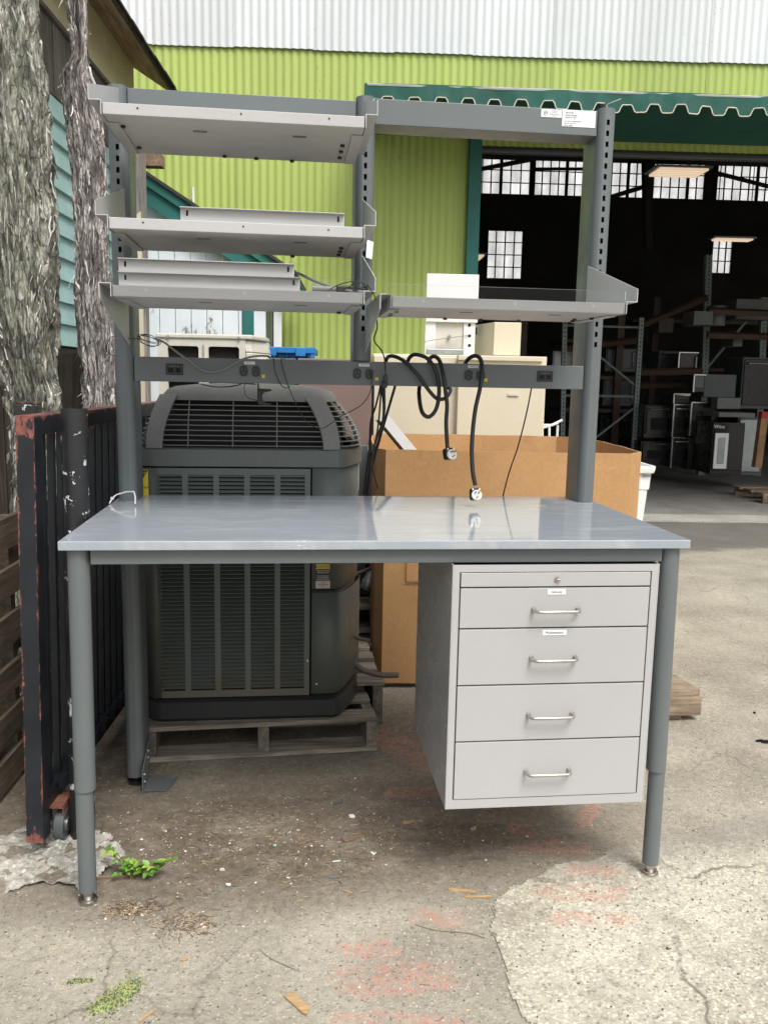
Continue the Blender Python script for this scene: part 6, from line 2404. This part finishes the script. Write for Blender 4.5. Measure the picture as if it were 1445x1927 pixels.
# cable and wires lying on the lowest left shelf
t = thing('grey_cable', 'thick grey cable with a connector lying over the metal channels on the lowest left shelf', 'cable')
MB().tube(cpts([(462, 497, .42), (480, 499, .40), (520, 505, .38), (560, 514, .34), (590, 528, .31), (630, 541, .29), (662, 548, .28), (686, 549, .28)], .35), .0036, 8).build('cable', M_['cable_grey'], t, smooth=True)
a, b = at(588, 545, .29), at(632, 548, .29)
MB().cyl((a.x, .29, 1.536), .010, b.x - a.x, 'x', 14, r2=.006).build('connector', M_['cable_grey'], t, smooth=True)
box('adapter', (b.x + .001, .28, 1.526), (b.x + .05, .31, 1.545), M_['blackpl'], t, bevel=.003)
t = thing('tangled_wire', 'tangle of thin black wire at the right end of the lowest left shelf', 'wire')
rnd = random.Random(5)
pts_ = [at(620, 545, .28), at(640, 535, .27), at(668, 530, .27)]
for k in range(14):
    pts_.append(at(rnd.uniform(640, 690), rnd.uniform(530, 550), rnd.uniform(.26, .32)))
pts_ += [at(690, 536, .26), at(702, 552, .24), at(710, 575, .45), at(708, 592, .60)]
MB().tube(spline(pts_, 6), .0013, 6).build('wire', M_['rubber'], t, smooth=True)
t = thing('cable_tie', 'bent white plastic cable tie standing at the rear left corner of the table top', 'cable tie')
z = H + .002
pt = [(-.012, .60, z), (-.004, .615, z + .016), (.006, .62, z + .024), (.036, .64 - .03, z + .034), (.060, .60, z + .036), (.066, .585, z + .024), (.068, .57, z + .004)]
MB().tube([Vector(p) + Vector((.012, -.015, 0)) for p in pt], .0022, 6).build('strap', M_['whitepl'], t, smooth=True)
MB().box((.002, .592, z + .010), (.011, .602, z + .018)).build('lock_head', M_['whitepl'], t, bevel=.001)
# metal pin on top of the right post
t = thing('metal_pin', 'thin metal clip poking up from the top of the right post', 'clip')
MB().tube([at(1134, 204, .67), at(1138, 199, .66), at(1150, 193, .65), at(1168, 186, .64)], .0016, 6).build('pin', M_['steel'], t)
MB().tube([at(1131, 200, .66), at(1141, 195, .66)], .003, 6).build('clip', M_['blackpl'], t)

# ================================================================== weed, moss, litter
def leaf_mesh(L, W):
    vs, fs = [], []
    n = 6
    for i in range(n + 1):
        s_ = i / n
        w = W * (sin(pi * s_ ** .75) ** .9 if 0 < s_ < 1 else 0) * .5 + .0002
        z = -.25 * L * s_ * s_
        vs += [(-w, L * s_, z + w * .35), (0, L * s_, z), (w, L * s_, z + w * .35)]
    for i in range(n):
        for j in range(2):
            fs.append((3 * i + j, 3 * i + j + 1, 3 * i + j + 4, 3 * i + j + 3))
    return MB().add(vs, fs)


base = gd(252, 1652)
wd = thing('green_weed', 'small bright green leafy weed growing from the ground beside the left table leg', 'plant', (base.x, base.y, 0))
rnd = random.Random(11)
stems = [((198, 1588), .065, 5), ((212, 1605), .05, 5), ((226, 1606), .05, 5), ((222, 1648), .02, 8), ((236, 1638), .03, 8), ((250, 1626), .035, 9), ((262, 1634), .035, 8), ((276, 1644), .03, 7), ((288, 1650), .02, 6),
         ((300, 1640), .03, 6), ((314, 1632), .05, 7), ((322, 1628), .06, 6)]
lf0 = None
for (px, py), hgt_, nl in stems:
    tip = gd(px, py, hgt_ * .9)
    tip = Vector((tip.x - base.x, (tip.y - base.y) * .6, hgt_))
    pth = spline([Vector((rnd.uniform(-.006, .006), rnd.uniform(-.006, .006), 0)), tip * .4 + Vector((0, 0, .012)), tip], 4)
    MB().tube(pth, .0013, 5).build('stem', M_['stem'], wd)
    for k in range(nl):
        q = pth[rnd.randrange(len(pth) // 2, len(pth))]
        az = rnd.uniform(0, 2 * pi)
        s_ = rnd.uniform(.65, 1.25)
        mt = Matrix.Translation(q) @ Matrix.Rotation(az, 4, 'Z') @ Matrix.Rotation(rnd.uniform(-.1, .9), 4, 'X') @ Matrix.Rotation(rnd.uniform(-.4, .4), 4, 'Y') @ Matrix.Scale(s_, 4)
        if lf0 is None:
            lf0 = leaf_mesh(.023, .0150).build('leaf', M_['leaf'], wd, smooth='all')
            lf0.matrix_local = mt
        else:
            dup(lf0, wd, mt)


def scatter(name, label, cat, mat, fn, n, maker, seed=1):
    rnd = random.Random(seed)
    mb = MB()
    for _ in range(n):
        x, y = fn(rnd)
        maker(mb, x, y, hgt(x, y), rnd)
    o = mb.build(name, mat)
    tag(o, label, cat)
    stuff(o)
    return o


def chip(mb, x, y, z, rnd, s=(.001, .004), flat=.5, m=1):
    a = rnd.uniform(*s)
    b = a * rnd.uniform(.5, 1)
    c = a * flat * rnd.uniform(.6, 1.2)
    rt = Matrix.Translation((x, y, z + c * .4)) @ Matrix.Rotation(rnd.uniform(0, 6.3), 4, 'Z') @ Matrix.Rotation(rnd.gauss(0, .3), 4, 'X')
    P = [(-a, -b, -c), (a, -b * .6, -c), (a * .7, b, -c), (-a * .8, b * .8, -c), (-a * .5, -b * .5, c), (a * .6, -b * .3, c), (a * .3, b * .6, c), (-a * .6, b * .4, c)]
    mb.add([rt @ Vector(p) for p in P], [(0, 3, 2, 1), (4, 5, 6, 7), (0, 1, 5, 4), (1, 2, 6, 5), (2, 3, 7, 6), (3, 0, 4, 7)], rnd.randrange(m))


def twig(mb, x, y, z, rnd, L=(.004, .022), w=(.0002, .0007), m=1):
    l, ww = rnd.uniform(*L), rnd.uniform(*w)
    a = rnd.uniform(0, 6.3)
    p0 = Vector((x, y, z + .001 + ww))
    d = Vector((cos(a), sin(a), 0)) * l
    c = Vector((-sin(a), cos(a), 0)) * l * rnd.uniform(-.08, .08)
    mb.tube([p0 - d / 2, p0 + c + Vector((0, 0, rnd.uniform(0, .002))), p0 + d / 2], ww, 3, rnd.randrange(m))


def in_patch(x, y):
    return in_poly(x, y, poly1)


PEB = [paint('grey_pebble', (0.30, 0.28, 0.25), .9), paint('pale_pebble', (0.60, 0.57, 0.50), .9), paint('dark_pebble', (0.08, 0.075, 0.07), .9), paint('tan_pebble', (0.42, 0.33, 0.24), .9)]
scatter('loose_gravel', 'fine loose grit scattered over the yard surface', 'gravel', PEB, lambda r: (r.uniform(-.5, 3.2), r.uniform(-.55, 1.5) if r.random() < .75 else r.uniform(1.5, 5.5)), 9000,
        lambda mb, x, y, z, r: chip(mb, x, y, z + (.005 if in_patch(x, y) else 0), r, (.0006, .0028), .5, 4), 3)
LIT = [paint('dry_brown_litter', (0.17, 0.105, 0.06), .9), paint('straw_litter', (0.58, 0.43, 0.25), .9), paint('dark_litter', (0.07, 0.048, 0.032), .9)]


def litter_xy(r):
    k = r.random()
    if k < .5:
        return r.gauss(.55, .42), r.gauss(.22, .12)
    if k < .62:
        p = gd(250, 1712)
        return r.gauss(p.x, .04), r.gauss(p.y, .018)
    if k < .72:
        p = gd(350, 1740)
        return r.gauss(p.x, .05), r.gauss(p.y, .03)
    if k < .85:
        return r.uniform(-.2, 2.4), r.uniform(-.5, .9)
    return r.gauss(.3, .3), r.gauss(.42, .1)


scatter('dry_litter', 'fine dry plant litter and splinters strewn under and before the bench', 'litter', LIT, litter_xy, 3000, lambda mb, x, y, z, r: twig(mb, x, y, z, r, m=3), 4)
FLK = [paint('white_flake', (0.72, 0.70, 0.66), .7), paint('straw_flake', (0.55, 0.40, 0.24), .9), paint('brown_flake', (0.20, 0.13, 0.08), .9), paint('pink_flake', (0.50, 0.36, 0.30), .9)]
scatter('small_flakes', 'small white and tan flakes of litter scattered in the dirt under the bench', 'litter', FLK, litter_xy, 420, lambda mb, x, y, z, r: chip(mb, x, y, z, r, (.0012, .0050), .22, 4), 21)
pm = gd(222, 1875)


def moss_xy(r):
    k = r.random()
    if k < .75:
        t = r.gauss(0, .022)
        return pm.x + t * .6 + r.gauss(0, .014), pm.y + t + r.gauss(0, .01)
    if k < .9:
        return pm.x - .03 + r.gauss(0, .012), pm.y - .03 + r.gauss(0, .008)
    p = gd(150, 1845)
    return r.gauss(p.x, .014), r.gauss(p.y, .004)


MS = [M_['moss'], paint('yellow_moss', (0.42, 0.43, 0.20), .9, 0, .2, 30), paint('dark_moss', (0.10, 0.15, 0.05), .9, 0, .2, 30)]
scatter('moss', 'low pale green moss tuft in a ground crack near the bottom left', 'moss', MS, moss_xy, 1500, lambda mb, x, y, z, r: chip(mb, x, y, z + r.uniform(0, .003), r, (.0010, .0028), .8, 3), 8)


def shard(name, label, cat, px, py, L, W, rot, mat, th=.004, seed=0, group=None, ragged=.25, y0=0):
    r = random.Random(seed * 7 + int(px))
    p = gd(px, py)
    n = 9
    poly = []
    for i in range(n):
        a = 2 * pi * i / n
        ca, sa = cos(a), sin(a)
        # rectangle-ish outline with ragged ends
        k = 1 / max(abs(ca), abs(sa)) * .8
        poly.append(Vector((L / 2 * ca * k * (1 + r.uniform(-ragged, ragged) * .5), W / 2 * sa * k * (1 + r.uniform(-ragged, ragged)), 0)))
    if mat.startswith('woodchip') and L > W * 1.8:
        a_, b_ = L / 2, W / 2
        poly = [Vector((-a_, -b_ * r.uniform(.1, .9), 0)), Vector((-a_ * r.uniform(.85, .95), -b_, 0)), Vector((a_ * r.uniform(.6, .8), -b_ * r.uniform(.8, 1), 0)), Vector((a_, -b_ * r.uniform(.2, .8), 0)),
                Vector((a_ * r.uniform(.86, .97), b_ * r.uniform(.1, .4), 0)), Vector((a_ * r.uniform(.7, .9), b_ * r.uniform(.7, 1), 0)), Vector((-a_ * r.uniform(.5, .8), b_, 0)), Vector((-a_ * r.uniform(.96, 1.0), b_ * r.uniform(.7, .95), 0))]
    o = MB().prism(poly, Vector((0, 0, th))).build(name, M_[mat])
    o.location = (p.x, p.y, hgt(p.x, p.y) + .0015)
    o.rotation_euler = (r.uniform(-.04, .04), r.uniform(-.04, .04), rot)
    tag(o, label, cat, group)
    return o


shard('wood_splinter', 'flat tan piece of wood near the bottom edge of the photo', 'wood chip', 562, 1889, .075, .022, -.95, 'woodchip', .004, ragged=.15)
shard('wood_splinter', 'longer tan splinter in front of the concrete patch edge', 'wood chip', 870, 1677, .075, .011, -.30, 'woodchip', .004)
shard('wood_splinter', 'second tan splinter lying against the longer one at the patch edge', 'wood chip', 900, 1688, .070, .007, -.12, 'woodchip', .003)
shard('wood_splinter', 'weathered brown wood splinter in the dirt below the table centre', 'wood chip', 665, 1578, .065, .017, .35, 'woodchipd', .004)
shard('wood_splinter', 'orange-brown wood chip in the shade under the drawer cabinet', 'wood chip', 891, 1560, .020, .010, .8, 'woodchip', .006)
shard('wood_splinter', 'small tan chip on the concrete left of the reddish paint marks', 'wood chip', 348, 1806, .018, .010, .3, 'woodchip', .003)
shard('wood_splinter', 'thin pale stick left of the light spot below the weed', 'wood chip', 277, 1912, .040, .006, .75, 'woodchip', .003)
shard('wood_splinter', 'dark brown stick lying behind the foot of the left table leg', 'wood chip', 195, 1652, .13, .009, .05, 'woodchipd', .005)
shard('wood_splinter', 'short brown bark bit in the dirt beneath the pallet', 'wood chip', 575, 1585, .045, .006, .5, 'woodchipd', .003)
shard('wood_splinter', 'tan dry leaf scrap near the drawer cabinet corner', 'leaf scrap', 770, 1548, .040, .014, .2, 'woodchip', .002, ragged=.5)
shard('wood_splinter', 'light thin splinter in the middle foreground dirt', 'wood chip', 655, 1678, .030, .004, -.6, 'woodchip', .002)
shard('plastic_shard', 'white plastic flake in the dirt under the table', 'plastic scrap', 662, 1536, .022, .020, .4, 'labelw', .002, ragged=.5)
shard('plastic_shard', 'white oval scrap right of the table centre in the dirt', 'plastic scrap', 701, 1606, .020, .008, -1.0, 'labelw', .002, ragged=.4)
shard('plastic_shard', 'clear grey plastic scrap below the white line of flakes', 'plastic scrap', 627, 1650, .032, .013, .0, 'galv', .001, ragged=.5)
shard('plastic_shard', 'flat white flake near the left foreground dirt edge', 'plastic scrap', 430, 1664, .018, .010, -.6, 'labelw', .002, ragged=.4)
shard('plastic_shard', 'pale pinkish stone chip left of the flat white flake', 'stone chip', 418, 1637, .016, .012, .2, 'pinklabel', .004, ragged=.4)
shard('plastic_shard', 'black rubber strip lying in the dirt behind the table', 'rubber strip', 635, 1511, .036, .012, .35, 'appgrey', .003, ragged=.1)
shard('plastic_shard', 'small pale blue flake left in the dirt', 'plastic scrap', 517, 1591, .011, .009, .4, 'bluetape', .002, ragged=.4)
shard('plastic_shard', 'thin curved white flake under the table centre', 'plastic scrap', 634, 1621, .030, .004, .08, 'labelw', .002, ragged=.5)
shard('pebble', 'glossy grey pebble on the pebbly concrete patch', 'pebble', 1255, 1787, .010, .009, .3, 'appgrey', .004)
shard('dark_leaf', 'dark dried leaf scrap at the right edge of the yard', 'leaf scrap', 1433, 1396, .05, .025, -.3, 'appblack', .006, ragged=.5)
shard('small_stone', 'small black stone on the asphalt right of the timber blocks', 'stone', 1418, 1343, .012, .010, .2, 'appblack', .006)
shard('plastic_shard', 'crumpled pale teal scrap under the pallet beneath the condenser', 'plastic scrap', 610, 1397, .045, .02, .2, 'bluetape', .014, ragged=.5)
shard('plastic_shard', 'small white bead-like scrap in front of the pallet', 'plastic scrap', 668, 1465, .007, .006, .2, 'labelw', .003)
wr_ = thing('bent_wire', 'thin pale wire lying on the foreground asphalt', 'wire')
wp_ = [gd(488, 1785), gd(505, 1800), gd(535, 1815), gd(566, 1828)]
MB().tube(spline([(p.x, p.y, hgt(p.x, p.y) + .002) for p in wp_]), .0009, 5).build('wire', M_['cable_grey'], wr_)
wr_ = thing('thin_twig', 'long thin dark twig pointing at the concrete patch edge', 'twig')
wp_ = [gd(780, 1738), gd(820, 1750), gd(880, 1756), gd(912, 1764)]
MB().tube(spline([(p.x, p.y, hgt(p.x, p.y) + .002) for p in wp_]), .0008, 5).build('twig', M_['stem'], wr_)


# ================================================================== put every thing's Empty at its own base
bpy.context.view_layer.update()


def kids(o):
    out = []
    for c in o.children:
        out.append(c)
        out += kids(c)
    return out


for o in [q for q in COL.objects if q.type == 'EMPTY' and q.parent is None]:
    lo = Vector((1e9,) * 3)
    hi = Vector((-1e9,) * 3)
    for c in kids(o):
        if c.type == 'MESH':
            for b in c.bound_box:
                p = c.matrix_world @ Vector(b)
                lo = Vector(map(min, lo, p))
                hi = Vector(map(max, hi, p))
    if lo.x > 1e8:
        continue
    new = Vector(((lo.x + hi.x) / 2, (lo.y + hi.y) / 2, lo.z))
    old = o.matrix_world.copy()
    o.location = new
    nm_ = Matrix.Translation(new) @ old.to_3x3().to_4x4()
    dm = nm_.inverted() @ old
    for c in o.children:
        c.matrix_local = dm @ c.matrix_local
bpy.context.view_layer.update()
